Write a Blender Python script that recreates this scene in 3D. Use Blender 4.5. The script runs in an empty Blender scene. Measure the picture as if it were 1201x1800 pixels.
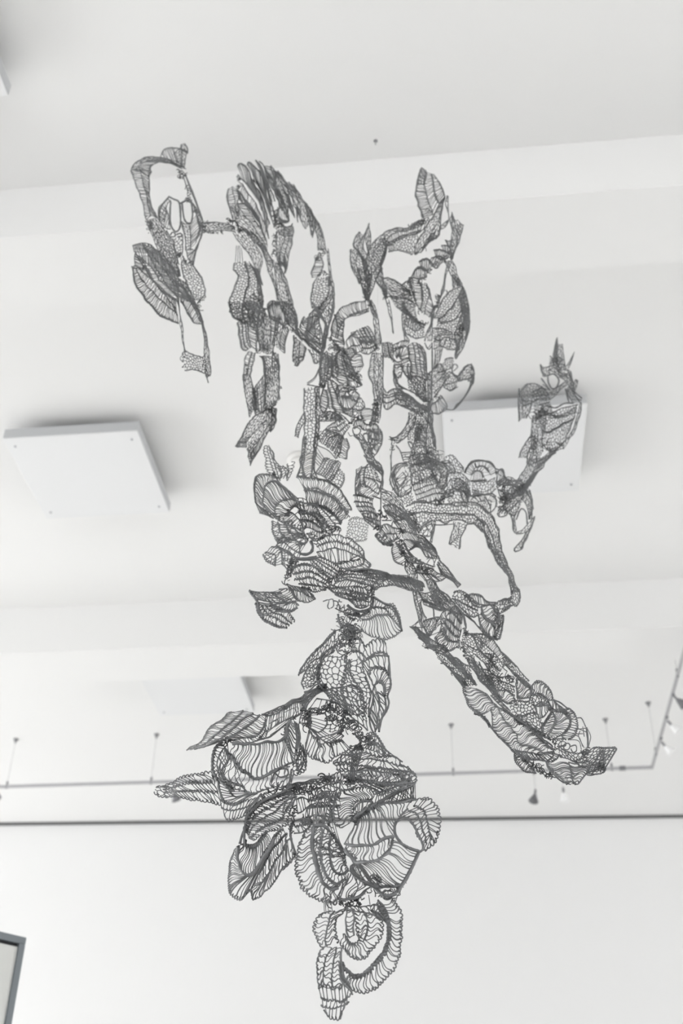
import bpy, bmesh, math, random
import numpy as np
from mathutils import Matrix, Vector

SC = bpy.context.scene
COL = SC.collection

# ------------------------------------------------------------ camera
W_, H_ = 1201.0, 1800.0
CAM_LOC = np.array([0.0, 0.0, 1.6])
FPX = 1996.07
CAM_R = np.array([[0.99398031, 0.051979, 0.09644341],
                  [0.10858958, -0.58424821, -0.80427752],
                  [0.01454134, 0.80990877, -0.58637559]])
cam_data = bpy.data.cameras.new('camera')
cam = bpy.data.objects.new('camera', cam_data)
COL.objects.link(cam)
mw = Matrix(CAM_R.tolist()).to_4x4()
mw.translation = Vector(CAM_LOC.tolist())
cam.matrix_world = mw
cam_data.sensor_fit = 'VERTICAL'
cam_data.sensor_height = 36.0
cam_data.sensor_width = 24.02
cam_data.lens = FPX * 36.0 / 1800.0
cam_data.clip_start = 0.05
cam_data.dof.use_dof = True
cam_data.dof.focus_distance = 2.15
cam_data.dof.aperture_fstop = 4.5
SC.camera = cam

# ------------------------------------------------------------ world and lights
world = bpy.data.worlds.new('World')
SC.world = world
world.use_nodes = True
world.node_tree.nodes['Background'].inputs[0].default_value = (0.985, 0.99, 1.0, 1)
world.node_tree.nodes['Background'].inputs[1].default_value = 3.95

def area(name, loc, target, sx, sy, power, color=(1, 1, 1)):
    l = bpy.data.lights.new(name, 'AREA')
    l.shape = 'RECTANGLE'; l.size = sx; l.size_y = sy
    l.energy = power; l.color = color
    o = bpy.data.objects.new(name, l); COL.objects.link(o)
    o.location = loc
    o.rotation_euler = (Vector(target) - Vector(loc)).to_track_quat('-Z', 'Y').to_euler()
    return o
area('window_daylight', (-8.8, 5.5, 2.2), (-4.6, 5.5, 0.2), 9.0, 2.6, 298, (0.985, 0.992, 1.0))
area('right_fill', (8.8, 5.5, 2.2), (4.8, 5.5, 0.2), 8.0, 2.6, 75, (1.0, 0.992, 0.975))  # added fill lamp, unseen; lifts the right side of the room

vs = SC.view_settings
SC.display_settings.display_device = 'sRGB'
vs.view_transform = 'Standard'
vs.look = 'None'
vs.gamma = 1.0
vs.use_curve_mapping = False
vs.exposure = 0.0

# ------------------------------------------------------------ helpers
def material(name, color, rough=0.6, metal=0.0, bump=0.0, bscale=200.0, vary=0.0, alpha=1.0, trans=0.0, spec=0.5):
    m = bpy.data.materials.new(name); m.use_nodes = True
    nt = m.node_tree; b = nt.nodes['Principled BSDF']
    b.inputs['Base Color'].default_value = (*color, 1)
    b.inputs['Roughness'].default_value = rough
    b.inputs['Metallic'].default_value = metal
    b.inputs['Specular IOR Level'].default_value = spec
    if alpha < 1: b.inputs['Alpha'].default_value = alpha
    if trans > 0: b.inputs['Transmission Weight'].default_value = trans
    tc = nt.nodes.new('ShaderNodeTexCoord')
    if bump > 0:
        n = nt.nodes.new('ShaderNodeTexNoise'); n.inputs['Scale'].default_value = bscale
        n.inputs['Detail'].default_value = 3
        nt.links.new(tc.outputs['Object'], n.inputs['Vector'])
        bp = nt.nodes.new('ShaderNodeBump'); bp.inputs['Strength'].default_value = bump
        bp.inputs['Distance'].default_value = 0.002
        nt.links.new(n.outputs['Fac'], bp.inputs['Height'])
        nt.links.new(bp.outputs['Normal'], b.inputs['Normal'])
    if vary > 0:
        n2 = nt.nodes.new('ShaderNodeTexNoise'); n2.inputs['Scale'].default_value = 9.0
        n2.inputs['Detail'].default_value = 4
        nt.links.new(tc.outputs['Object'], n2.inputs['Vector'])
        mx = nt.nodes.new('ShaderNodeMix'); mx.data_type = 'RGBA'
        mx.inputs['A'].default_value = (*[c * (1 - vary) for c in color], 1)
        mx.inputs['B'].default_value = (*[min(1, c * (1 + vary)) for c in color], 1)
        nt.links.new(n2.outputs['Fac'], mx.inputs['Factor'])
        nt.links.new(mx.outputs['Result'], b.inputs['Base Color'])
    return m

M_WALL = material('white_wall_paint', (0.84, 0.84, 0.835), 0.75, bump=0.08, bscale=120)
M_FAR = material('far_wall_paint', (0.80, 0.80, 0.797), 0.75, bump=0.08, bscale=120)
M_CEIL = material('white_ceiling_paint', (0.84, 0.838, 0.83), 0.85, bump=0.08, bscale=90)
M_FLOOR = material('pale_concrete_floor', (0.66, 0.655, 0.64), 0.5, bump=0.05, bscale=30, vary=0.08)
M_GAP = material('dark_shadow_gap', (0.13, 0.13, 0.13), 0.8)
M_HOUS = material('light_panel_housing', (0.54, 0.55, 0.56), 0.5, spec=0.3)
M_DIFF = material('opal_diffuser', (0.80, 0.805, 0.81), 0.45, spec=0.3)
M_SCREW = material('steel_screw', (0.35, 0.36, 0.38), 0.4, 0.6)
M_TRACK = material('brushed_track_metal', (0.46, 0.46, 0.47), 0.5, 0.3)
M_TRACKD = material('dark_track_fitting', (0.22, 0.22, 0.23), 0.5, 0.3)
M_SHADE = material('white_spot_shade', (0.92, 0.92, 0.92), 0.3)
M_SHADED = material('grey_spot_shade', (0.18, 0.18, 0.19), 0.4, 0.3)
M_CREAM = material('cream_plastic', (0.80, 0.79, 0.77), 0.5)
M_FRAME = material('slate_grey_metal', (0.17, 0.19, 0.205), 0.45, 0.1, bump=0.05)
M_SEAL = material('black_rubber_seal', (0.012, 0.012, 0.014), 0.7)
M_PANE = material('pale_grey_backing', (0.62, 0.625, 0.60), 0.35, vary=0.05)
M_NYLON = material('clear_nylon_line', (0.85, 0.85, 0.85), 0.3)
M_LACE = material('graphite_resin_lace', (0.145, 0.149, 0.153), 0.36, bump=0.25, bscale=500, vary=0.12, spec=0.65)
M_LACED = material('dark_graphite_knots', (0.085, 0.088, 0.091), 0.42, bump=0.3, bscale=400, vary=0.2)

def link(name, me, m, parent=None):
    o = bpy.data.objects.new(name, me); COL.objects.link(o)
    if m: me.materials.append(m)
    if parent: o.parent = parent
    return o
def from_bm(name, bm, m, parent=None, smooth=False):
    me = bpy.data.meshes.new(name); bm.to_mesh(me); bm.free()
    if smooth:
        me.polygons.foreach_set('use_smooth', [True] * len(me.polygons))
    return link(name, me, m, parent)
def box_bm(bm, lo, hi):
    r = bmesh.ops.create_cube(bm, size=1.0)
    for v in r['verts']:
        v.co = Vector([lo[i] + (v.co[i] + 0.5) * (hi[i] - lo[i]) for i in range(3)])
    return r['verts']
def box(name, lo, hi, m, parent=None, bevel=0.0):
    bm = bmesh.new(); box_bm(bm, lo, hi)
    if bevel > 0:
        bmesh.ops.bevel(bm, geom=bm.edges[:], offset=bevel, segments=2, affect='EDGES', profile=0.5)
    return from_bm(name, bm, m, parent)
def cyl_bm(bm, a, b, r0, r1=None, n=12, caps=True):
    a = Vector(a); b = Vector(b); d = b - a
    r1 = r0 if r1 is None else r1
    r = bmesh.ops.create_cone(bm, cap_ends=caps, segments=n, radius1=r0, radius2=r1, depth=d.length)
    q = d.to_track_quat('Z', 'Y')
    for v in r['verts']:
        v.co = q @ v.co + (a + b) / 2
    return r['verts']
def cyl(name, a, b, r0, m, parent=None, r1=None, n=12):
    bm = bmesh.new(); cyl_bm(bm, a, b, r0, r1, n)
    return from_bm(name, bm, m, parent, smooth=False)
def lathe(name, prof, m, parent=None, n=20, axis_a=(0, 0, 0), axis_d=(0, 0, 1)):
    """prof: list of (radius, height) along axis"""
    bm = bmesh.new(); q = Vector(axis_d).to_track_quat('Z', 'Y'); A = Vector(axis_a)
    rings = []
    for r, h in prof:
        rings.append([bm.verts.new(A + q @ Vector((r * math.cos(2 * math.pi * i / n), r * math.sin(2 * math.pi * i / n), h))) for i in range(n)])
    for a, b in zip(rings, rings[1:]):
        for i in range(n):
            bm.faces.new((a[i], a[(i + 1) % n], b[(i + 1) % n], b[i]))
    if prof[0][0] > 1e-5: bm.faces.new(rings[0][::-1])
    if prof[-1][0] > 1e-5: bm.faces.new(rings[-1])
    bmesh.ops.recalc_face_normals(bm, faces=bm.faces[:])
    return from_bm(name, bm, m, parent, smooth=True)
def empty(name, loc=(0, 0, 0)):
    o = bpy.data.objects.new(name, None); COL.objects.link(o)
    o.location = loc; o.empty_display_size = 0.1
    return o
def tag(o, label=None, cat=None, group=None, kind=None):
    if label: o['label'] = label
    if cat: o['category'] = cat
    if group: o['group'] = group
    if kind: o['kind'] = kind
    return o
def struct(o, label=None):
    o['kind'] = 'structure'
    if label: o['label'] = label
    return o
def rehome(root):
    """parts are built in world coordinates; keep them there under a moved root"""
    inv = Matrix.Translation(root.location).inverted()
    for c in root.children:
        c.matrix_parent_inverse = inv

# ------------------------------------------------------------ the room
ZC = 5.0
XL, XR, YB = -9.0, 9.0, -5.6
YF = 8.92
struct(box('floor', (XL - .2, YB - .2, -0.15), (XR + .2, 11.2, 0.0), M_FLOOR), 'pale polished concrete floor')
ceil = struct(box('ceiling', (XL - .2, YB - .2, ZC), (XR + .2, 11.2, ZC + 0.2), M_CEIL), 'white painted ceiling with two shallow cross beams')
box('ceiling_beam', (XL, 2.54, 4.73), (XR, 2.88, ZC + .01), M_CEIL, ceil)
box('ceiling_beam', (XL, 5.45, 4.70), (XR, 5.83, ZC + .01), M_CEIL, ceil)
def wall_y(x): return 8.952 + 0.0394 * x
bm = bmesh.new()
vv = box_bm(bm, (XL - .2, 0, 0), (XR + .2, 0.2, ZC))
for v in vv: v.co.y += wall_y(v.co.x)
struct(from_bm('wall_far', bm, M_FAR), 'plain white far wall')
bm = bmesh.new()
vv = box_bm(bm, (XL - .1, -0.02, ZC - 0.022), (XR + .1, 0.01, ZC + .004))
for v in vv: v.co.y += wall_y(v.co.x)
struct(from_bm('trim_1', bm, M_GAP), 'dark shadow gap between far wall and ceiling')
# walls with window openings; right and rear ones are added to diffuse the light
def wall_open(name, lab, axis, pos, thick, lo, hi, wlo, whi, z0, z1):
    bm = bmesh.new()
    def seg(a, b, za, zb):
        if axis == 'x': box_bm(bm, (pos, a, za), (pos + thick, b, zb))
        else: box_bm(bm, (a, pos, za), (b, pos + thick, zb))
    seg(lo, wlo, 0, ZC); seg(whi, hi, 0, ZC); seg(wlo, whi, 0, z0); seg(wlo, whi, z1, ZC)
    return struct(from_bm(name, bm, M_WALL), lab)
wall_open('wall_left', 'white left wall with a long window opening', 'x', XL - .2, .2, YB, 11.2, 0.9, 10.1, 0.85, 3.55)
wall_open('wall_right', 'white right wall with a long window opening added for light', 'x', XR, .2, YB, 11.2, -0.1, 8.1, 0.85, 3.55)
wall_open('wall_rear', 'white wall behind the camera with a window opening added for light', 'y', YB - .2, .2, XL, XR, -5.1, 5.1, 0.85, 3.55)
for k, (axis, pos, wlo, whi, z0, z1) in enumerate((('x', XL - .1, .9, 10.1, .85, 3.55), ('y', YB - .1, -5.1, 5.1, .85, 3.55), ('x', XR + .1, -.1, 8.1, .85, 3.55))):
    bm = bmesh.new()
    n = 5
    for i in range(n + 1):
        c = wlo + (whi - wlo) * i / n
        if axis == 'x': box_bm(bm, (pos - .03, c - .03, z0), (pos + .03, c + .03, z1))
        else: box_bm(bm, (c - .03, pos - .03, z0), (c + .03, pos + .03, z1))
    for z in (z0, z1 - .05):
        if axis == 'x': box_bm(bm, (pos - .03, wlo, z), (pos + .03, whi, z + .05))
        else: box_bm(bm, (wlo, pos - .03, z), (whi, pos + .03, z + .05))
    struct(from_bm('window_%d' % (k + 1), bm, M_FRAME), 'grey window frame outside the view')  # unseen frames; the right and rear windows are added for softer light

# ------------------------------------------------------------ ceiling light panels
def light_panel(x0, y0, label):
    s = 0.63; z0, z1 = 4.893, 4.947
    r = empty('ceiling_light', (x0 + s / 2, y0 + s / 2, ZC))
    tag(r, label, 'ceiling light', 'square ceiling light panels')
    bm = bmesh.new()
    t = 0.006
    for lo, hi in (((x0, y0, z0 + .004), (x0 + s, y0 + t, z1)), ((x0, y0 + s - t, z0 + .004), (x0 + s, y0 + s, z1)),
                   ((x0, y0 + t, z0 + .004), (x0 + t, y0 + s - t, z1)), ((x0 + s - t, y0 + t, z0 + .004), (x0 + s, y0 + s - t, z1)),
                   ((x0 + t, y0 + t, z1 - .006), (x0 + s - t, y0 + s - t, z1))):
        box_bm(bm, lo, hi)
    from_bm('housing', bm, M_HOUS, r)
    box('mounting_spacer', (x0 + .25, y0 + .25, z1), (x0 + s - .25, y0 + s - .25, ZC + .001), M_HOUS, r)
    box('diffuser', (x0 + .001, y0 + .001, z0 - .004), (x0 + s - .001, y0 + s - .001, z0 + .004), M_DIFF, r, bevel=.002)
    for ax, ay in ((.04, .055), (s - .04, .055), (.04, s - .055), (s - .04, s - .055)):
        lathe('screw', [(0.0055, 0), (0.0055, .003), (.003, .005), (0, .0055)], M_SCREW, r, 10, (x0 + ax, y0 + ay, z0 - .004), (0, 0, -1))
    rehome(r)
light_panel(-2.022, 3.81, 'square white ceiling light panel above the left of the sculpture, wholly in view')
light_panel(-0.018, 3.81, 'square white ceiling light panel half hidden behind the lace branch on the right')
light_panel(-1.985, 6.06, 'square white ceiling light panel partly cut off by the farther ceiling beam')
light_panel(-2.012, 1.46, 'square ceiling light panel of which only a corner shows, in the upper left corner')

# ------------------------------------------------------------ smoke detector behind the lace
sd = empty('smoke_detector', (-0.705, 4.22, ZC))
tag(sd, 'small round cream smoke detector on the ceiling, mostly hidden behind the lace', 'smoke detector')
lathe('detector_base', [(.068, 0), (.068, .014), (.064, .018), (0, .018)], M_CREAM, sd, 28, (-0.705, 4.22, ZC), (0, 0, -1))
lathe('detector_cap', [(.054, .018), (.052, .036), (.044, .046), (0, .05)], M_CREAM, sd, 28, (-0.705, 4.22, ZC), (0, 0, -1))
rehome(sd)

# ------------------------------------------------------------ hanging cable track with its rods
ZT = 4.645
tr = empty('lighting_track', (-0.6, 7.2, ZC))
tag(tr, 'thin grey metal lighting track hung on rods below the ceiling, bent at a right angle', 'lighting track')
XT = 1.222
bm = bmesh.new()
box_bm(bm, (XL + .3, 7.193, ZT - .010), (XT + .007, 7.207, ZT + .010))
from_bm('rail', bm, M_TRACK, tr)
box('rail', (XT - .007, 3.4, ZT - .010), (XT + .007, 7.193, ZT + .010), M_TRACK, tr)
for x, y in ((-5.2, 7.2), (-3.17, 7.2), (-2.145, 7.2), (-0.08, 7.2), (0.962, 7.2), (XT, 6.97), (XT, 5.9), (XT, 4.6)):
    cyl('hanger_rod', (x, y, ZT), (x, y, ZC - .01), 0.0015, M_TRACK, tr, n=8)
    lathe('rod_canopy', [(.018, 0), (.018, .006), (.010, .012), (.006, .03), (0, .032)], M_TRACKD, tr, 16, (x, y, ZC), (0, 0, -1))
    cyl('rod_clamp', (x, y, ZT - .014), (x, y, ZT + .035), 0.0075, M_TRACKD, tr, n=10)
for x, y in ((1.03, 7.2),):
    box('rail_joint', (x - .02, y - .01, ZT - .013), (x + .02, y + .01, ZT + .013), M_TRACKD, tr)
rehome(tr)

def spotlight(x, y, cord, aim, shade, label, z=ZT):
    r = empty('track_spotlight', (x, y, z))
    tag(r, label, 'spotlight', 'spotlights hung from the track')
    box('adapter', (x - .008, y - .011, z - .022), (x + .008, y + .011, z - .0105), M_TRACKD, r, bevel=.002)
    e = Vector((x, y, z - cord))
    cyl('cord', (x, y, z - .022), e, 0.0015, M_TRACK, r, n=8)
    a = Vector(aim).normalized()
    cyl('socket', e + Vector((0, 0, .012)), e + a * .028, 0.0075, M_TRACKD, r, n=12)
    lathe('lamp_shade', [(.008, .022), (.013, .03), (.024, .058), (.033, .078), (.030, .078), (.024, .070), (0, .068)], shade, r, 20, e, a)
    lathe('bulb', [(.017, .068), (.016, .074), (.010, .079), (0, .081)], shade, r, 14, e, a)
    rehome(r)
spotlight(0.452, 7.2, 0.145, (-.25, -.25, -.9), M_SHADED, 'dark grey spotlight hanging from the track, left one of the pair below it')
spotlight(0.632, 7.2, 0.135, (.05, .1, -1), M_SHADE, 'white spotlight hanging from the track, right one of the pair below it')
spotlight(-1.985, 7.2, 0.06, (.2, .5, -.6), M_SHADED, 'small grey spotlight showing just below the pointed tip of the lower left lace petal')
spotlight(-3.245, 7.2, 0.01, (-.1, .7, -.5), M_SHADED, 'small spotlight on the track at the left edge of the picture')
spotlight(XT, 6.72, 0.05, (.6, .1, -.62), M_SHADE, 'pale spotlight on the right track run, the one nearer the bend')
spotlight(XT, 6.42, 0.05, (.65, .1, -.6), M_SHADE, 'pale spotlight on the right track run, cut by the right picture edge')
spotlight(XT, 6.12, 0.03, (.6, .3, -.4), M_SHADED, 'grey spotlight high on the right track run, nearest the camera')

# ------------------------------------------------------------ framed panel at lower left
pf = empty('framed_panel', (-1.545, 3.918, 0.0))
tag(pf, 'slate grey metal frame with a dark seal around a pale grey panel, lower left corner', 'framed panel')
A = Vector((-1.5446, 3.9177, 0)); Bv = Vector((-1.6120, 3.8382, 0))
dx = (Bv - A).normalized(); dn = Vector((-dx.y, dx.x, 0))
if dn.y > 0: dn = -dn
wid = 0.95; zt = 2.70; fw = 0.024
def obox(name, u0, u1, n0, n1, z0, z1, m, bev=0.0):
    bm = bmesh.new()
    vs_ = box_bm(bm, (0, 0, 0), (1, 1, 1))
    for v in vs_:
        u = u0 + v.co.x * (u1 - u0); w = n0 + v.co.y * (n1 - n0); z = z0 + v.co.z * (z1 - z0)
        p = A + dx * u + dn * w; v.co = Vector((p.x, p.y, z))
    bmesh.ops.recalc_face_normals(bm, faces=bm.faces[:])
    if bev: bmesh.ops.bevel(bm, geom=bm.edges[:], offset=bev, segments=2, affect='EDGES')
    return from_bm(name, bm, m, pf)
obox('frame_rail', 0, wid, -.045, 0, zt - fw, zt, M_FRAME, .0015)
obox('frame_rail', 0, wid, -.045, 0, 0, .05, M_FRAME, .0015)
obox('frame_stile', 0, fw, -.045, 0, .05, zt - fw, M_FRAME, .0015)
obox('frame_stile', wid - fw, wid, -.045, 0, .05, zt - fw, M_FRAME, .0015)
obox('seal', fw, wid - fw, -.03, -.014, zt - fw - .011, zt - fw, M_SEAL)
obox('panel', fw, wid - fw, -.034, -.008, .05, zt - fw - .011, M_PANE)
rehome(pf)

# ------------------------------------------------------------ the lace sculpture: strand builder
# A piece of lace is lofted over guide curves ("rails") read off the photograph; every strand is a real
# tube with its own place in depth (y, metres from the camera) and its own thickness.
ROOT = empty('lace_sculpture', (-0.20, 2.15, ZC))
tag(ROOT, 'hanging sculpture of dark grey lace petals, ribbons and branches, filling the middle of the picture', 'sculpture')
VIEW = [0.0, 0.0, 1.0]
def V(x, y, s): VIEW[:] = [float(x), float(y), float(s)]
RNG = np.random.default_rng(11)
NTRI = [0]

def unproject(px, py, y):
    c = np.stack([(px - 600.5) / FPX, -(py - 900.0) / FPX, -np.ones_like(px)], -1)
    w = c @ CAM_R.T
    t = y / w[..., 1]
    return CAM_LOC + w * t[..., None], t / FPX          # point, metres per pixel there

def pts_of(s):
    d = 0.0; w = None; out = []
    for tok in s.split():
        if tok.startswith('d='): d = float(tok[2:]) / 100
        elif tok.startswith('w='):
            w = float(tok[2:]); w = w if w < 2 else 2 + (w - 2) * .55
        else:
            a = [float(v) for v in tok.split(',')]
            out.append((a[0] / VIEW[2] + VIEW[0], a[1] / VIEW[2] + VIEW[1], d + (a[2] / 100 if len(a) > 2 else 0)))
    return np.array(out), w

def spline(p, n):
    """Catmull-Rom through p, resampled to n points evenly by length in the picture"""
    if len(p) == 1: return np.repeat(p, n, 0)
    if len(p) == 2:
        t = np.linspace(0, 1, n)[:, None]; return p[0] * (1 - t) + p[1] * t
    q = np.vstack([2 * p[0] - p[1], p, 2 * p[-1] - p[-2]])
    seg = []
    t = np.linspace(0, 1, 14, endpoint=False)[:, None]
    for i in range(len(p) - 1):
        a, b, c, d = q[i:i + 4]
        seg.append(.5 * ((2 * b) + (c - a) * t + (2 * a - 5 * b + 4 * c - d) * t ** 2 + (3 * b - a - 3 * c + d) * t ** 3))
    s = np.vstack(seg + [p[-1:]])
    L = np.concatenate([[0], np.cumsum(np.hypot(*(np.diff(s[:, :2], axis=0).T)))])
    u = np.linspace(0, L[-1], n)
    return np.stack([np.interp(u, L, s[:, k]) for k in range(3)], 1)
def plen(p): return float(np.hypot(*(np.diff(p[:, :2], axis=0).T)).sum())

class Rail:
    def __init__(self, s):
        p, self.w = pts_of(s)
        self.c = spline(p, 160); self.n = 160; self.len = plen(self.c)
        if self.len > 25:                              # hand-made edges: never quite smooth
            k = max(4, int(self.len / 9)); x = np.linspace(0, 1, 160); g = np.linspace(0, 1, k)
            a = min(1.5, .022 * self.len) * np.sin(np.pi * np.clip(x * 6, 0, .5))[:, None] * np.sin(np.pi * np.clip((1 - x) * 6, 0, .5))[:, None]
            self.c[:, :2] += a * np.stack([np.interp(x, g, RNG.uniform(-1, 1, k)), np.interp(x, g, RNG.uniform(-1, 1, k))], 1)
    def at(self, u):
        x = np.clip(u, 0, 1) * (self.n - 1); i = np.minimum(x.astype(int), self.n - 2); f = (x - i)[..., None]
        return self.c[i] * (1 - f) + self.c[i + 1] * f

# how far from the camera the sculpture is in its different limbs (picture x, picture y, metres);
# a smooth sheet through these carries every piece, so neighbouring pieces really meet
DEPTH = np.array([(640,1650,1.93),(620,1480,1.95),(480,1450,1.97),(330,1320,2.0),(450,1270,2.0),(640,1330,2.02),(620,1200,2.08),(560,1020,2.16),
    (530,900,2.22),(480,800,2.27),(690,870,2.32),(790,970,2.34),(790,1100,2.29),(860,1070,2.32),(900,1250,2.18),(1040,1350,2.13),(870,930,2.42),
    (740,840,2.46),(730,700,2.48),(830,840,2.58),(880,860,2.66),(930,860,2.76),(980,720,2.86),(980,620,2.9),(930,930,2.8),(620,760,2.36),(600,620,2.36),
    (650,560,2.38),(700,450,2.36),(770,380,2.32),(800,560,2.45),(820,680,2.56),(520,600,2.34),(450,600,2.38),(450,740,2.42),(460,400,2.29),
    (560,480,2.33),(370,400,2.23),(300,400,2.17),(310,600,2.15),(900,1060,2.36)])
Y = 2.0
def depth_at(X, Yp):
    num = np.zeros_like(X); den = np.zeros_like(X)
    for x, y, d in DEPTH:
        w = 1.0 / ((X - x) ** 2 + (Yp - y) ** 2 + 900.0) ** 2
        num += w * d; den += w
    return num / den
LWK = 0.92
class Piece:
    def __init__(self, y, lw):
        self.y = y - Y; self.lw = lw; self.S = {}
        self.ph = RNG.uniform(0, 6.28, 4)
    def add(self, P, R):
        """P (m,n,3) picture x, picture y, extra depth; R (m,n) half widths in pixels"""
        self.S.setdefault(P.shape[1], []).append((P, np.broadcast_to(R, P.shape[:2])))
    def build(self, name, mat, wav=0.02, sides=None, parent=None):
        vs, fs = [], []; base = 0
        k = sides or (4 if self.lw < 1.9 else 5)
        for n, lst in self.S.items():
            P = np.concatenate([a for a, _ in lst]); R = np.concatenate([b for _, b in lst])
            m = len(P)
            X, Y = P[..., 0], P[..., 1]; h = self.ph
            z = depth_at(X, Y) + self.y + P[..., 2] + wav * (np.sin(X / 31 + Y / 47 + h[0]) + .6 * np.sin(X / 17 - Y / 21 + h[1]) + .3 * np.sin(X / 8 + Y / 9 + h[2]))
            W, pp = unproject(X, Y, z)
            r = R * pp * LWK
            T = np.gradient(W, axis=1); T /= np.linalg.norm(T, axis=-1, keepdims=True) + 1e-12
            ref = np.array([0.31, 0.88, 0.36])
            A = np.cross(T, ref); A /= np.linalg.norm(A, axis=-1, keepdims=True) + 1e-9
            B = np.cross(T, A)
            ang = np.arange(k) * 2 * np.pi / k
            ring = W[:, :, None] + r[:, :, None, None] * (A[:, :, None] * np.cos(ang)[:, None] + B[:, :, None] * np.sin(ang)[:, None])
            vs.append(ring.reshape(-1, 3))
            idx = base + np.arange(m * n * k).reshape(m, n, k)
            a = idx[:, :-1]; b = idx[:, 1:]
            fs.append(np.stack([a, np.roll(a, -1, 2), np.roll(b, -1, 2), b], -1).reshape(-1, 4))
            caps = np.concatenate([idx[:, 0, ::-1][:, :4], idx[:, -1, :4]]) if k == 4 else None
            if caps is not None: fs.append(caps)
            base += m * n * k
        if not vs: return None
        v = np.vstack(vs); fq = np.vstack(fs)
        v -= np.array(ROOT.location)
        me = bpy.data.meshes.new(name)
        me.vertices.add(len(v)); me.vertices.foreach_set('co', v.astype(np.float32).ravel())
        me.loops.add(fq.size); me.loops.foreach_set('vertex_index', fq.astype(np.int32).ravel())
        me.polygons.add(len(fq)); me.polygons.foreach_set('loop_start', np.arange(0, fq.size, 4, dtype=np.int32))
        me.polygons.foreach_set('use_smooth', np.ones(len(fq), bool))
        me.update(calc_edges=True)
        NTRI[0] += 2 * len(fq)
        return link(name, me, mat, parent or ROOT)

def ribs(pc, A, B, u0, u1, lw, cu=0.0, arc=0.0, t0=0.0, t1=1.0, flare=0.6, T=None, jd=0.0, merge=.2):
    """ribs from A(u0) to B(u1); cu = S-bend, arc = bow, both as shares of u"""
    m = len(u0)
    if m == 0: return
    T = T or 7
    if m > 4 and merge:                                # here and there two neighbours run together
        u0 = u0.copy(); u1 = u1.copy()
        q = np.nonzero(RNG.uniform(size=m - 1) < merge)[0]; u1[q + 1] = u1[q] * .85 + u1[q + 1] * .15
        q = np.nonzero(RNG.uniform(size=m - 1) < merge * .5)[0]; u0[q + 1] = u0[q] * .85 + u0[q + 1] * .15
    t = np.linspace(0, 1, T)
    e = t * t * (3 - 2 * t)
    U = u0[:, None] + (u1 - u0)[:, None] * (e * .55 + t * .45) + cu * np.sin(2 * np.pi * t) + arc * np.sin(np.pi * t)
    tt = t0 + (t1 - t0) * t
    P = A.at(U) * (1 - tt)[:, None] + B.at(U) * tt[:, None]
    if jd: P[..., 2] += jd * RNG.standard_normal((m, 1)) * np.sin(np.pi * t)
    R = lw / 2 * (.82 + flare * np.abs(2 * t - 1) ** 4) * RNG.uniform(.85, 1.15, (m, 1))
    pc.add(P, R)

def scallop(pc, A, B, N, off, t, amp, lw, jit=0.0, ua=0.0, ub=1.0):
    """a row line at height t between A and B, bowing out between its N nodes"""
    per = 5
    k = N * per + 1
    u = np.linspace(ua, ub, k)
    fr = ((u - ua) / (ub - ua) * N + off) % 1.0
    tt = t + amp * (1 - (2 * fr - 1) ** 2)
    if jit: tt = tt + jit * np.interp(u, np.linspace(ua, ub, N + 1), RNG.standard_normal(N + 1))
    P = A.at(u) * (1 - tt)[:, None] + B.at(u) * tt[:, None]
    R = lw / 2 * (1 + .45 * (np.abs(2 * fr - 1)) ** 3)
    pc.add(P[None], R[None])

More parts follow.
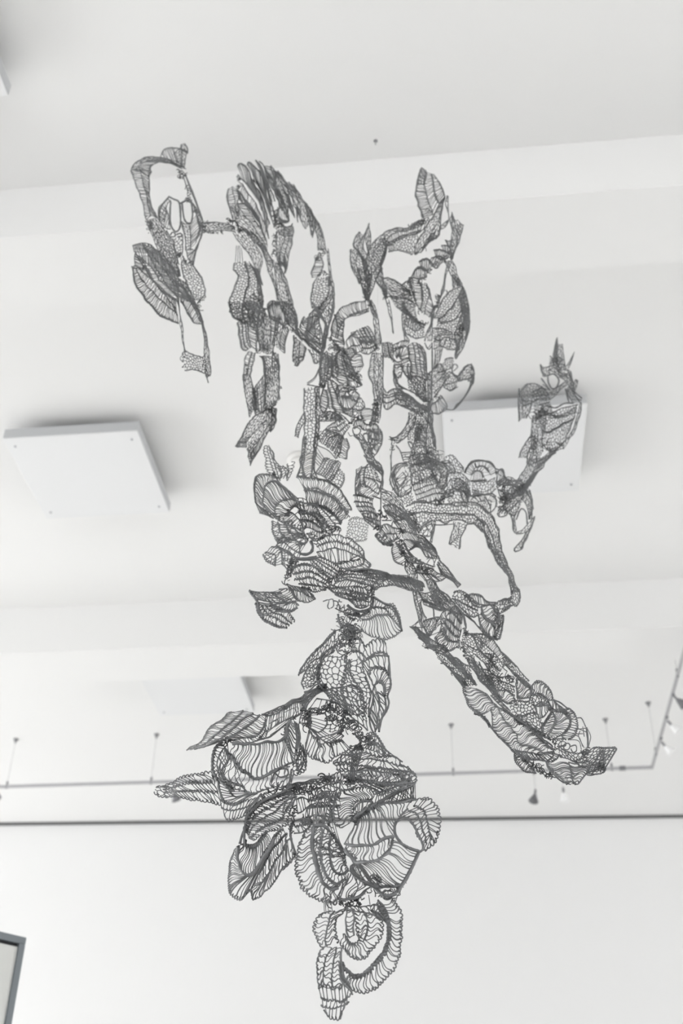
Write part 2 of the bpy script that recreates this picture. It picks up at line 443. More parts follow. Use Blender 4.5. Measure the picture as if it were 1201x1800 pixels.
def cells(pc, A, B, L, gap, sx, rows, lw, jit=.33, shear=0.0, bow=.10):
    """irregular closed cells between two rails (edges of a jittered Voronoi pattern)"""
    from mathutils.geometry import delaunay_2d_cdt
    nu = max(2, int(round(L / sx)))
    pts = []
    for r in range(-2, rows + 2):
        for q in range(-2, nu + 3):
            pts.append((q + .5 * (r % 2) + RNG.uniform(-jit, jit), r + .5 + RNG.uniform(-jit, jit)))
    vs_, es_, fs_, _, _, _ = delaunay_2d_cdt([Vector(p) for p in pts], [], [], 0, 1e-6)
    cc = []; mp = {}
    for fi, f in enumerate(fs_):
        (ax, ay), (bx, by), (cx, cy) = vs_[f[0]], vs_[f[1]], vs_[f[2]]
        d = 2 * (ax * (by - cy) + bx * (cy - ay) + cx * (ay - by))
        if abs(d) < 1e-9: cc.append((ax, ay))
        else:
            a2, b2, c2 = ax * ax + ay * ay, bx * bx + by * by, cx * cx + cy * cy
            cc.append(((a2 * (by - cy) + b2 * (cy - ay) + c2 * (ay - by)) / d, (a2 * (cx - bx) + b2 * (ax - cx) + c2 * (bx - ax)) / d))
        for k in range(3):
            mp.setdefault(tuple(sorted((f[k], f[(k + 1) % 3]))), []).append(fi)
    E = [(cc[m[0]], cc[m[1]]) for m in mp.values() if len(m) == 2]
    if not E: return
    E = np.array(E)                                    # (e, 2, 2) in cell units
    E[..., 0] /= nu; E[..., 1] /= rows
    # clip to the strip
    for ax in (1, 0):
        for lim, sg in ((0.0, 1), (1.0, -1)):
            v = (E[..., ax] - lim) * sg
            E = E[~((v[:, 0] <= 0) & (v[:, 1] <= 0))]
            v = (E[..., ax] - lim) * sg
            for k in (0, 1):
                b = v[:, k] < 0
                if b.any():
                    f = (v[b, k] / (v[b, k] - v[b, 1 - k]))[:, None]
                    E[b, k] = E[b, k] + (E[b, 1 - k] - E[b, k]) * f
    if not len(E): return
    t = np.linspace(0, 1, 5)
    U = E[:, 0, 0, None] * (1 - t) + E[:, 1, 0, None] * t
    V_ = E[:, 0, 1, None] * (1 - t) + E[:, 1, 1, None] * t
    bw = bow * RNG.choice([-1, 1], (len(E), 1)) * np.sin(np.pi * t)
    dU = (E[:, 1, 0] - E[:, 0, 0])[:, None] * nu; dV = (E[:, 1, 1] - E[:, 0, 1])[:, None] * rows
    U = U - bw * dV / nu; V_ = np.clip(V_ + bw * dU / rows, 0, 1)
    U = U + shear * (V_ - .5) / nu
    Q = A.at(U) * (1 - V_)[..., None] + B.at(U) * V_[..., None]
    R = lw / 2 * (.80 + .55 * np.abs(2 * t - 1) ** 2.5) * RNG.uniform(.85, 1.2, (len(E), 1))
    pc.add(Q, R)

def P(name, y, lw, sp, styles, rails, cu=0.0, arc=0.0, sl=0.0, bul=0.0, jit=.22, sc=2.0, ends=True,
      rw=1.35, mat=None, wav=0.02, label=None, drop=0.03, lr=1.0):
    rs = [Rail(s) for s in rails.split('/')]
    if name == 'lace_wing': sp *= 1.35
    st = styles.split()
    st = (st + st[-1:] * len(rs))[:len(rs) - 1]
    pc = Piece(y, lw)
    n = len(rs)
    for i, r in enumerate(rs):                         # relief across the piece
        r.c = r.c.copy(); r.c[:, 2] += bul * math.sin(math.pi * i / max(1, n - 1))
    for i, s in enumerate(st):
        A, B = rs[i], rs[i + 1]
        L = max(4.0, .5 * (A.len + B.len), .8 * max(A.len, B.len))
        gap = float(np.hypot(*(A.c[:, :2] - B.c[:, :2]).T).mean()) + 1e-6
        if s == 'o': continue
        kind, num = s[0], int(s[1:] or 1) if s[1:].isdigit() else 1
        if kind == 'r':
            N = max(2, int(round(L / sp)))
            u = (np.arange(N + 1) + RNG.uniform(-jit, jit, N + 1)) / N
            if not ends: u = u[1:-1]
            keep = RNG.uniform(size=len(u)) > drop
            u = u[keep]
            s_ = sl / N * np.ones(len(u)) + RNG.uniform(-.3, .3, len(u)) / N
            ribs(pc, A, B, u - s_ / 2, u + s_ / 2, lw, cu / N, arc / N, T=6 if gap < 14 else 9)
        elif kind == 'm':
            cw = sp * 1.25 if sp > 4 else max(4.6, sp * 1.7)
            cells(pc, A, B, L, gap, cw, max(1, int(round(gap / (cw * .95)))), lw, jit=.40, shear=sl)
        elif kind == 'c':
            j2 = .12
            N = max(2, int(round(L / sp)))
            tb = np.linspace(0, 1, num + 1)
            tb[1:-1] += RNG.uniform(-.2, .2, num - 1) / num
            for k in range(num):
                off = .5 * ((k + i) % 2)
                u = (np.arange(N + 1) + off) / N + RNG.uniform(-j2, j2, N + 1) / N
                u = u[(u >= -.01) & (u <= 1.01)]
                u = u[RNG.uniform(size=len(u)) > drop]
                s_ = sl / N * np.ones(len(u)) + RNG.uniform(-j2, j2, len(u)) / N
                ribs(pc, A, B, u, u + s_, lw, cu / N, arc / N, tb[k], tb[k + 1], T=6)
                if k < num - 1:
                    scallop(pc, A, B, N, off, tb[k + 1] - .18 / num, .44 / num, lw * 1.05, jit=j2 * .35 / num)
        elif kind == 'l':                               # lace seen almost edge on: cells squeezed into long slits
            cells(pc, A, B, L, gap, 8.0, max(1, min(int(round(gap / 2.5)), int(num * 1.6))), lw * 1.12, jit=.46, shear=sl * .3, bow=.04)
    for i, r in enumerate(rs):                          # the rails themselves
        w = r.w
        if w is None: w = rw
        if w <= 0: continue
        edge = (i == 0 or i == n - 1)
        N = max(2, int(round(r.len / sp)))
        if not edge and st[i - 1][0] in 'cm' and st[i][0] in 'cm' and r.w is None:
            o = rs[i - 1]
            gap = float(np.hypot(*(o.c[:, :2] - r.c[:, :2]).T).mean()) + 1e-6
            scallop(pc, o, r, N, .5 * (i % 2), .9, .22, lw * w, jit=min(.03, .4 / gap))
        elif edge and sc > 0 and n > 1 and r.len > 3 * sp:
            o = rs[1] if i == 0 else rs[n - 2]
            gap = float(np.hypot(*(o.c[:, :2] - r.c[:, :2]).T).mean()) + 1e-6
            scallop(pc, o, r, N, 0.0, 1.0, min(.40, 1.5 * sc / gap), lw * min(w, 1.15 if r.w is None else w), jit=min(.03, .4 / gap))
        else:
            m = max(8, int(r.len / 2.2))
            u = np.linspace(0, 1, m)
            wob = np.interp(u, np.linspace(0, 1, N + 1), RNG.uniform(.72, 1.45, N + 1))
            pc.add(r.at(u)[None], (lw * w / 2 * wob)[None])
    o = pc.build(name, mat or M_LACE, wav)
    if label: o['label'] = label
    return o

def T(name, y, lw, path, rad, n, mat=None, curl=1.0, wav=0.01, label=None):
    """a tangle: short curling strands knotted round a line"""
    p, _ = pts_of(path); c = spline(p, 80)
    pc = Piece(y, lw)
    n = max(8, int(n * (.2 if rad > 9 else .4)))
    k = 12
    i = RNG.integers(0, 80, n)
    cen = c[i] + RNG.uniform(-1, 1, (n, 3)) * np.array([rad * .6, rad * .6, rad * .0012])
    ph = RNG.uniform(0, 6.28, (n, 1)); sp = RNG.uniform(1.2, 4.5, (n, 1)) * RNG.choice([-1, 1], (n, 1)) * curl
    rr = np.minimum(RNG.uniform(.15, .55, (n, 1)) * rad, 5.0)
    t = np.linspace(0, 1, k)[None]
    a = ph + sp * t
    dr = RNG.standard_normal((n, 2)) * rad * .45
    X = cen[:, :1] + rr * np.cos(a) + dr[:, :1] * (t - .5)
    Y = cen[:, 1:2] + rr * np.sin(a) * .9 + dr[:, 1:] * (t - .5)
    Z = cen[:, 2:] + rr * .0011 * np.sin(a * .8 + ph) 
    pc.add(np.stack([X, Y, Z], -1), lw / 2 * RNG.uniform(.7, 1.3, (n, 1)) * np.ones((1, k)))
    o = pc.build(name, mat or M_LACED, wav)
    if label: o['label'] = label
    return o

def L(name, y, lw, lines, mat=None, wav=0.012, taper=False, label=None):
    """single strands drawn one by one, each a part of its own"""
    for s in lines.split('/'):
        pc = Piece(y, lw)
        p, w = pts_of(s)
        m = max(4, min(60, int(plen(p) / 3)))
        c = spline(p, m)
        r = lw * (w or 1.0) / 2 * RNG.uniform(.85, 1.2, m)
        if taper: r = r * np.linspace(1, .25, m)
        pc.add(c[None], r[None])
        o = pc.build(name, mat or M_LACE, wav)
        if label: o['label'] = label

# ------------------------------------------------------------ pendant at the bottom
V(520, 1540, 5.459)
Y = 1.93
P('lace_petal', Y, 2.5, 7, 'r r', "330,335 250,370 205,440 190,520 210,600 262,685/ 372,338 325,400 310,470 285,560 290,665/ 475,315 400,400 368,470 380,560 400,640", cu=.4, sc=2.2, bul=-.03)
P('lace_petal', Y - .02, 2.5, 7.5, 'r', "490,300 483,420 485,520 515,590/ 540,310 560,400 555,500 560,565", sc=0, arc=.5)
P('lace_petal', Y, 2.4, 8, 'r r', "560,320 590,400 600,500 610,590/ 640,335 672,400 690,470 680,560 650,625/ 770,375 818,440 812,540 790,610 745,672", sl=-.8, cu=.5, sc=3, bul=.03)
P('lace_petal', Y, 2.5, 6, 'r', "455,560 490,600 520,645 570,662 612,640 625,590/ 428,640 485,715 560,775 640,780 700,725 748,668", cu=.35, sc=2.5)
P('lace_petal', Y + .02, 2.4, 9, 'r', "470,300 540,285 640,290 740,280 830,280/ 500,330 580,330 680,345 770,370 830,420", sl=.6, sc=1)
P('lace_leaf', Y - .04, 2.5, 8, 'r r r', "300,670 245,720 215,820 208,950 222,1080/ 345,690 290,780 272,900 265,1060/ 392,685 370,780 350,900 345,1090/ 438,690 432,770 418,880 440,1000 420,1090", cu=.4, sc=1, rw=1.2)
P('lace_leaf', Y - .05, 2.5, 7, 'c1', "222,1070 290,1060 350,1085 420,1075 480,1020 530,990/ 240,1165 300,1190 360,1190 425,1200 490,1165 545,1120/ 245,1245 300,1255 370,1265 440,1240 505,1215/ 272,1285 330,1345 375,1352 430,1355 442,1295", sc=3, rw=1.1)
P('lace_leaf', Y - .04, 2.5, 8, 'r', "440,690 430,800 440,900 470,990 530,1080/ 425,830 420,900 440,1000 480,1060 540,1120", sc=0)
P('lace_ribbon', Y, 2.5, 6.5, 'r', "w=3.2 800,290 850,340 892,430 905,540 895,640 850,740 800,820 740,880 690,935 620,968 540,960 475,900 440,835/ 900,210 965,290 1008,390 1003,520 1000,650 985,760 940,860 870,960 760,1055 650,1108 575,1098 500,1040 430,930", arc=.9, sl=1.2, sc=2.5, bul=-.03)
P('lace_ribbon', Y, 2.5, 8, 'r', "w=2.5 790,230 840,300 880,390 900,480/ w=2 730,330 790,370 845,410 890,460", sc=0)
L('joining_strand', Y, 1.8, "270,235 275,345/ 282,230 290,340/ 310,240 312,330/ 340,260 350,330/ 1005,150 925,262/ 985,170 945,285/ 700,180 720,320/ 690,320 730,380")
T('joining_knots', Y, 2.2, "640,180 720,140 810,170 900,190 960,160 1040,60", 7, 60)
T('joining_knots', Y, 2.2, "480,275 560,230 620,215", 5, 40)
T('joining_knots', Y, 2.4, "590,275 615,260", 4, 12)

# ------------------------------------------------------------ big round flower above it, its centre petal
V(540, 1350, 4.804)
Y = 1.95
P('lace_petal', Y - .05, 2.3, 5.2, 'r r r', "w=4 405,462 440,420 500,375 550,330 600,305/ w=2.6 318,640 400,655 480,650 560,645 640,605 735,580/ w=3.4 325,690 400,790 470,800 560,790 640,745 700,680 725,610/ w=3 480,980 620,1000 780,1000 850,910 900,800 945,705", cu=.6, sc=0, bul=-.08)
P('lace_petal', Y - .05, 2.3, 6, 'r', "580,330 640,300 720,290 800,290 870,270/ 735,545 745,470 770,430 810,385 850,345", cu=.5, sl=.3, sc=0, rw=1.6)
L('lace_rim', Y - .05, 3.0, "w=2 745,460 740,520 750,570 800,640 870,680 945,705/ w=2.6 945,705 905,800 850,910 800,990 740,1060 650,1075 560,1000 480,960 400,900 365,860/ w=1.5 755,455 830,420 890,470 940,560 975,640 975,690 945,710")
P('lace_frill', Y - .02, 2.3, 6.5, 'c1 c1 c1', "790,400 860,420 910,480 950,560 985,630 985,690/ 850,360 930,400 960,480 985,560 1010,640/ 905,320 970,350 1010,430 1030,520 1050,600/ 930,265 1040,280 1095,360 1105,450 1095,545 1070,620 1000,690", sc=3, sl=.3, bul=.03)
P('lace_frill', Y, 2.2, 5, 'r', "w=3 690,290 760,295 850,275 915,265/ w=3.5 560,320 650,270 720,225 830,170 900,140", sc=0, sl=-.5)
L('joining_strand', Y, 1.6, "895,135 888,260/ 905,130 900,262/ 912,110 916,255/ 880,150 870,265/ 860,160 840,270/ 840,170 800,270")
# curl in the middle
P('lace_petal', Y + .02, 2.2, 5, 'r', "420,430 390,400 378,350 400,290 470,270 545,270/ 300,500 240,460 220,400 235,300 280,215 380,180 460,170 540,180 590,205", cu=.7, sl=-1.5, sc=2, rw=1.5)
P('lace_petal', Y - .04, 2.2, 4.5, 'r', "400,420 430,395 470,370 500,345/ 390,350 430,300 490,280 550,290", sc=0, rw=2)
P('lace_petal', Y + .03, 2.3, 5, 'r r', "w=2.5 560,330 640,280 720,230 830,175 905,130/ 600,205 660,190 730,165 820,130 880,100/ 430,105 560,130 640,120 730,125 820,110 885,70", sl=.6, cu=.5, sc=0)
P('lace_petal', Y + .03, 2.3, 5.5, 'r', "420,95 500,110 600,115 700,135 790,120 830,90/ 415,30 470,5 560,5 660,10 760,25 830,70", cu=.5, sc=0)
# lower left big round petal of the flower
P('lace_petal', Y - .02, 2.5, 6.5, 'r c1 c1 r', "30,480 -15,560 -50,640 -70,720 -80,800 -70,900 -20,1010 60,1080 160,1120 250,1140/ w=4 60,500 40,600 50,700 75,790 100,880 130,960 190,1020 260,1010/ 130,520 110,620 110,720 130,830 180,930 250,980 330,940/ 200,580 190,680 200,780 230,870 290,900 350,860/ 300,700 305,760 320,820 345,850", cu=.5, sc=3, bul=-.04, rw=2)
P('lace_petal', Y - .01, 2.4, 7.5, 'r r', "w=3 60,490 150,500 230,590 300,690/ 40,600 100,640 180,690 290,715/ 60,740 130,730 210,745 320,760", sl=-.5, cu=.4, sc=0)
P('lace_petal', Y - .03, 2.4, 8, 'r', "380,840 440,920 510,970 560,990/ 250,1100 330,1110 420,1090 490,1040", cu=.7, sc=0, rw=2)
P('lace_petal', Y - .03, 2.2, 6, 'r', "370,830 420,810 480,850 540,940/ 380,880 430,930 490,960 540,980", sc=0)
L('lace_rim', Y - .02, 2.6, "w=1.6 365,860 380,820 440,840 500,890 540,950/ 350,890 330,960 300,1040 270,1130/ 290,900 300,980 280,1060/ 330,980 370,900/ 400,920 430,1000 400,1080/ 160,1060 200,1100/ 250,1000 210,1050 190,1110")
T('joining_knots', Y, 2.3, "150,1110 260,1140 350,1130 470,1090", 9, 90)
T('joining_knots', Y - .03, 2.3, "540,960 600,1000 650,1050 690,1070 760,1030", 12, 110)
T('joining_knots', Y - .03, 2.2, "550,920 600,930 650,970", 8, 40)
T('joining_knots', Y - .03, 2.3, "405,460 460,390 520,350 600,310", 6, 70)
T('joining_knots', Y - .02, 2.3, "830,285 900,268", 5, 30)
T('joining_knots', Y - .02, 2.3, "200,540 260,640 310,700 420,780", 6, 60)
# dark core where the petals meet
P('lace_petal', Y + .05, 2.2, 6, 'c3', "10,200 90,170 180,140 280,120/ -10,420 80,400 180,420 280,430", sc=0, jit=.4, sl=.7)
P('lace_petal', Y + .03, 2.2, 4.5, 'r', "0,330 60,320 130,330/ -30,470 60,480 150,470", sc=0, sl=1)
P('lace_petal', Y + .02, 2.2, 4, 'r', "100,220 180,215 270,215/ 60,480 130,470 200,460", sc=0, sl=1.5, rw=.8)
L('joining_strand', Y, 1.7, "190,380 240,560 300,690/ 170,400 220,560 290,690/ 210,350 260,580 310,690/ 150,400 200,570/ 225,330 235,480 280,640/ 130,430 200,590")
T('joining_knots', Y + .04, 2.4, "-20,440 60,450 130,460 190,450", 11, 110)
T('joining_knots', Y + .05, 2.4, "40,200 120,200 200,300 200,420", 12, 80)
T('joining_knots', Y + .04, 2.4, "-160,200 -60,170 40,130 150,90 300,105 420,110", 9, 170)

# ------------------------------------------------------------ pale petals, left of the flower
V(390, 1350, 6.005)
Y = 1.97
P('lace_petal', Y - .02, 2.2, 4.2, 'r r', "w=2.6 245,770 245,825 300,845 360,820 420,740 470,680/ w=3.5 175,830 170,950 200,1060 270,1130 330,1110 400,1000 480,880 560,740/ 175,820 95,960 90,1100 82,1220 100,1310 160,1355 240,1350 310,1270 350,1190", cu=.7, sl=.6, sc=2.5, bul=-.05, label='pale petal of long ribs facing the light')
P('lace_petal', Y, 2.1, 5, 'r r r', "w=2.4 400,1010 480,870 560,740 640,650/ w=3 380,1120 440,1030 510,900 600,780 690,690/ w=2.4 345,1240 440,1200 520,1060 620,900 690,760/ 310,1290 330,1380 400,1350 490,1260 560,1180 640,1060 740,970", cu=.6, sl=.8, sc=2, bul=.04)
P('lace_petal', Y, 2.1, 9, 'r', "640,850 690,770 730,740/ 630,1070 700,1010 750,960", sc=2)
P('lace_leaf', Y + .03, 2.0, 5, 'c4', "w=3 260,680 250,600 290,500 380,390 500,340 650,290 730,240/ 290,740 340,745 440,680 560,640 680,580 700,480 770,310", sl=1.6, sc=2, jit=.3)
L('lace_rim', Y, 2.3, "w=2.5 240,830 235,720 245,620 280,500 350,420 440,340 560,290 650,250 740,190/ w=1.6 640,470 670,370 720,320 790,300 740,380 680,460/ w=3 190,800 210,720 245,640/ w=2.4 740,580 725,690 745,800 780,900")
P('lace_petal', Y + .05, 2.1, 5, 'r', "w=1.2 250,470 330,350 430,280 560,230/ 290,520 380,400 480,350 600,300", sc=0, sl=1)
T('joining_knots', Y, 2.3, "250,660 270,540 370,410 470,330 560,290 640,260", 6, 130)
T('joining_knots', Y, 2.3, "700,450 760,420 745,560 740,660 740,700", 6, 80)
T('joining_knots', Y, 2.3, "740,860 780,920 750,960", 5, 35)
T('joining_knots', Y + .02, 2.3, "740,230 840,220 950,240 1000,200", 12, 120)
P('lace_petal', Y + .02, 2.2, 4.5, 'r', "790,330 850,310 900,330/ 800,480 850,460 890,420", sc=0, sl=1)
P('lace_petal', Y + .02, 2.2, 5, 'c2', "770,560 850,540 930,540/ 760,690 850,680 930,620", sl=1, sc=0)
L('joining_strand', Y + .02, 1.8, "690,70 685,270/ 740,60 700,290/ 700,170 760,170/ 640,130 560,270/ 650,190 620,290/ 610,170 580,250/ 760,60 730,180/ 520,200 560,150")
P('lace_ribbon', Y + .06, 2.3, 5, 'l6', "640,195 760,165 900,140 1050,110 1180,70/ 640,205 780,200 900,170 1050,150 1200,110", sc=0)

# ------------------------------------------------------------ left petals, level with the track
V(260, 1200, 4.003)
Y = 2.0
P('lace_petal', Y + .02, 1.9, 3.2, 'r r r r', "w=1.2 275,475 370,415 450,320 520,270 575,215 600,210/ w=2.2 300,470 400,430 500,350 580,280 640,235 670,195/ w=2.2 330,465 430,430 540,370 620,300 680,250 740,215/ w=2.4 360,460 470,425 560,390 650,340 720,290 790,225/ 440,432 540,400 640,385 740,380 800,330 830,260", cu=.4, sl=1.2, sc=1.5, bul=-.05, label='pointed petal with a long tip reaching left')
P('lace_petal', Y + .02, 1.8, 4, 'r', "590,400 660,390 730,385 790,350 830,270/ 620,412 700,425 780,410 830,390 845,330", sl=.8, sc=0)
P('lace_ribbon', Y + .05, 2.0, 4, 'l4 r', "800,225 880,190 960,150 1030,115 1090,105 1130,120/ 830,240 900,215 970,175 1040,140 1085,145 1095,190/ 800,380 850,330 930,280 1000,250 1060,225 1100,195", sc=0, sl=2)
L('lace_rib', Y + .05, 1.5, "830,360 900,300 920,260 850,290/ 840,340 940,280 950,240 880,270/ 860,370 1000,270 1055,200 1050,170 980,200/ 900,330 1020,230 1030,180 960,210/ 1080,150 1085,200 1040,235/ w=2.4 770,400 850,385 900,350 960,300 1020,255 1090,215")
P('lace_leaf', Y + .02, 2.1, 7, 'm2', "45,770 75,790 110,797 150,800/ 60,735 100,735 140,740 175,760", sl=-1.2, jit=.35, sc=2, label='pointed leaf reaching left')
P('lace_leaf', Y + .03, 2.0, 6.5, 'c3', "100,735 160,710 220,680 300,657 380,646 455,640/ 125,800 200,803 290,815 370,825 440,832 515,850", sl=2.2, sc=2, cu=.3)
# big cup petal with long ribs
P('lace_petal', Y - .05, 2.1, 4.6, 'r', "w=3.4 600,430 690,430 760,430 830,412 900,415 960,395 985,330/ w=2 575,500 620,570 680,630 760,675 830,660 900,620 980,580 1020,560", cu=.8, sl=.5, sc=0, bul=-.04)
P('lace_petal', Y - .05, 2.1, 4.5, 'r', "w=3.6 960,395 970,350 980,300 1000,265/ 1030,570 1040,480 1050,400 1040,330 1030,290", cu=.7, sl=1, sc=0)
P('lace_petal', Y - .05, 2.1, 9, 'c1', "w=1.8 575,505 620,570 680,630 760,675 830,660 900,620 980,580/ 500,640 560,690 620,740 700,770 760,770 830,745 900,720 960,680 1000,650", sc=2, cu=.3)
P('lace_petal', Y - .04, 2.1, 6.5, 'r', "w=3 540,460 570,500 600,540/ 500,600 530,660 580,700 640,720 680,740", cu=.6, sc=0)
P('lace_petal', Y - .02, 2.1, 6, 'c1 r', "w=3 520,420 475,480 460,550 470,630 500,690/ 560,430 520,480 490,560 500,640 530,690/ 575,520 540,580 530,640 560,700", sc=1.5)
P('lace_petal', Y - .03, 2.1, 5.5, 'r r', "w=3 500,690 510,770 540,830 600,860 660,840/ w=1.6 560,700 570,760 610,800 690,790 770,780/ 660,730 700,770 760,775 850,740", sl=.5, sc=0)
P('lace_petal', Y - .02, 2.1, 6, 'c1 c1', "510,830 560,850 640,850 720,830 800,790/ 520,880 570,900 640,890 710,870 780,820/ 540,935 580,960 620,945 690,920 740,890", sl=-.4, sc=3)
P('lace_petal', Y, 2.1, 6, 'm2', "w=1.2 1050,400 1070,470 1050,540 1020,580/ 1090,440 1115,530 1110,590 1060,630 1010,650", sc=2)
L('lace_rim', Y - .03, 2.4, "w=2.2 500,680 540,720 580,750 610,765/ w=2 510,640 550,700 600,745/ w=1.5 870,700 890,640 930,610 980,610 985,650 930,665 900,640/ w=1.3 960,640 970,600 1000,590/ w=1.4 1010,610 1000,680 980,740/ 960,690 940,750/ 920,700 900,760/ 1030,620 1010,700")
T('joining_knots', Y, 2.2, "520,440 550,410 600,405", 6, 50)
T('joining_knots', Y - .02, 2.2, "500,620 530,690 590,750", 5, 50)
T('joining_knots', Y, 2.2, "590,860 640,850 690,830", 4, 30)
T('joining_knots', Y, 2.2, "960,380 975,310 1000,265 1050,240", 5, 60)
T('joining_knots', Y, 2.2, "790,800 850,770 920,730 960,770 900,800", 7, 70)
T('joining_knots', Y, 2.1, "780,375 810,385", 4, 16)
T('joining_knots', Y, 2.2, "455,640 470,660", 4, 16)
P('lace_ribbon', Y - .02, 2.2, 4, 'l4', "1030,270 1040,350 1050,420 1040,470/ 1060,290 1070,400 1060,460 1050,480", sc=0)

# ------------------------------------------------------------ folded tiers right of the middle
V(520, 1240, 5.004)
Y = 2.02
P('lace_tier', Y - .03, 2.2, 7.5, 'c1 c1 c1 c1', "600,350 680,330 740,350 800,400 830,425/ 560,410 640,420 720,440 800,440 880,450 930,490/ 400,430 480,440 580,470 680,470 780,490 880,520 990,540/ 340,500 420,500 520,530 620,530 720,545 830,560 930,570 1040,600/ 380,560 450,560 540,580 640,560 740,575 840,590 920,610 960,640", sl=.5, cu=.3, sc=2)
P('lace_tier', Y - .05, 2.2, 6, 'r', "540,590 620,575 700,580 790,590 880,605 950,640/ w=2.2 540,640 620,660 700,680 800,690 880,690 950,670", cu=.7, sl=-.6, sc=0)
P('lace_tier', Y - .05, 2.2, 5.5, 'r', "w=2.4 540,660 640,670 740,690 850,700 960,680/ 560,700 640,720 700,770 780,770 860,750 960,720 1030,690", cu=.5, sl=-.6, sc=2)
P('lace_tier', Y - .04, 2.1, 6, 'c2', "920,610 960,640 960,670 930,700 880,720/ 990,560 1040,600 1050,640 1040,680 1000,710", sc=2)
P('lace_tier', Y - .03, 2.0, 5, 'c2', "620,260 690,250 740,320 800,400/ 590,360 660,370 720,400 780,440", sl=1, sc=2)
P('lace_tier', Y, 2.1, 7, 'c2', "330,500 380,470 440,430 500,420/ 360,560 420,600 480,610 520,600", sc=2)
P('lace_tier', Y, 2.1, 7, 'c2', "310,630 380,600 440,640 520,650/ 300,700 380,730 450,740 540,700", sc=1)
P('lace_band', Y - .06, 1.9, 4, 'l7', "480,400 490,480 480,560 470,640/ 590,390 570,470 540,560 510,640", sc=0, rw=1)
P('lace_petal', Y - .03, 2.3, 5, 'r', "w=3.2 640,890 720,850 800,810 880,770 960,740 1030,700/ w=2 590,920 680,890 760,870 850,850 940,840 1050,830", sl=-.6, sc=0)
P('lace_petal', Y + .03, 2.1, 7, 'c3', "180,800 260,760 330,760 390,730/ 100,900 200,890 280,890 340,880", sl=1, sc=1)
T('joining_knots', Y - .02, 2.2, "430,150 500,200 540,260 560,320 590,290 680,300", 11, 170)
T('joining_knots', Y - .02, 2.2, "480,370 540,390 590,340", 9, 70)
T('joining_knots', Y, 2.2, "0,760 60,740 150,730 250,650 300,630", 10, 140)
T('joining_knots', Y, 2.2, "440,640 500,660 470,690", 7, 50)
T('joining_knots', Y, 2.2, "640,340 690,345", 4, 20)
T('joining_knots', Y - .03, 2.2, "480,1000 540,960 590,930 680,880 760,850", 6, 90)

# rosette with rays, left of the core
P('lace_rosette', Y - .02, 2.1, 5.5, 'r', "w=3 110,70 125,110 120,150 100,180/ 260,70 275,120 270,170 240,215", jit=.5, sc=0, sl=.5)
P('lace_rosette', Y - .02, 2.1, 7, 'm3', "260,65 275,120 270,170 240,215/ 420,80 420,140 400,200 380,250", sc=0, jit=.5)
P('lace_rosette', Y - .02, 2.1, 5.5, 'r r', "w=1.6 110,190 160,220 200,240 240,210/ 150,290 200,290 260,320 330,330 380,320/ 330,260 370,230 400,250 420,270", sl=1, sc=0)
P('lace_rosette', Y - .02, 2.1, 7, 'r', "110,200 150,280 200,300 220,370/ 90,330 100,400 150,450 200,470", jit=.5, sc=2)
P('lace_rosette', Y - .02, 2.1, 6.5, 'r', "190,310 210,360 250,340 310,340/ 180,465 240,490 300,490 340,440", cu=.5, sc=2)
P('lace_rosette', Y - .02, 2.1, 5, 'r', "300,340 360,310 420,320/ 340,450 400,420 480,380", sc=1)
P('lace_rosette', Y, 2.1, 5.5, 'r', "60,60 40,110 30,160/ 110,80 110,130 100,190", sc=0)
P('lace_frill', Y, 2.1, 6, 'm2', "10,370 60,390 90,440 60,540/ 0,480 20,560 40,580 10,595", sc=2)
T('joining_knots', Y - .03, 2.2, "60,60 100,60 110,120 95,190", 8, 110)
T('joining_knots', Y - .03, 2.2, "110,50 200,40 300,20 360,30 420,60 450,110", 9, 170)
T('joining_knots', Y - .03, 2.1, "440,160 400,230 390,290 330,340", 6, 70)
T('joining_knots', Y - .02, 2.0, "280,110 340,120 390,150", 9, 50)

# ------------------------------------------------------------ tall net leaf under the neck
V(500, 1100, 6.005)
Y = 2.08
P('lace_leaf', Y, 2.2, 7, 'm3 m2 m2', "430,320 380,410 360,500 360,580 420,680 460,740/ 640,320 640,440 620,560 600,680 620,800 700,920/ 690,360 690,480 740,590 810,700 830,820 840,960/ 840,340 830,440 850,540 900,660 900,800 890,900", sl=.6, jit=.4, sc=1)
P('lace_leaf', Y, 2.2, 8, 'm5', "440,690 530,660 640,640 740,640 830,700/ 480,800 600,850 700,960 800,1040 880,1110", sl=.5, sc=0)
P('lace_leaf', Y - .02, 2.2, 6, 'c1 c1 r', "720,160 780,150 830,200 850,230 940,180 1010,170 1070,195/ 730,270 790,270 850,320 880,330 960,280 1030,270 1090,300/ 780,330 830,370 880,350 970,320 1040,310 1100,325/ 880,500 910,460 980,435 1050,450 1110,510", sc=3, cu=.2)
P('lace_leaf', Y - .02, 2.2, 7, 'r', "930,620 945,640 960,625 980,610/ 880,510 930,455 1000,440 1060,470", cu=.5, sc=2)
P('lace_leaf', Y - .02, 2.1, 3.6, 'r', "w=2.6 1010,580 1040,590 1060,650 1060,740/ 1050,460 1100,530 1120,630 1090,740", sl=.5, sc=1.5)
P('lace_leaf', Y - .02, 2.2, 8, 'r r', "950,620 940,720 950,800 900,900 890,960/ 980,700 1010,780 1010,880 990,980 985,1080/ 1020,690 1060,780 1060,890 1010,1000 1000,1110", sl=1.5, jit=.5, sc=0)
L('lace_rim', Y - .02, 2.2, "w=1.8 1100,320 1110,420 1115,520 1125,640 1090,740 1105,810 1080,900 1030,980 1000,1115/ w=1.6 860,540 900,660 940,740 920,860 900,960 910,1060 940,1130/ w=1.4 900,960 950,1060 960,1120/ 960,760 1020,840 1050,890/ 980,700 960,740 970,700/ w=1.4 890,900 930,900 980,1000 970,1100/ 1070,760 1080,880/ w=1.5 940,1130 1000,1200 1060,1300 1080,1320")
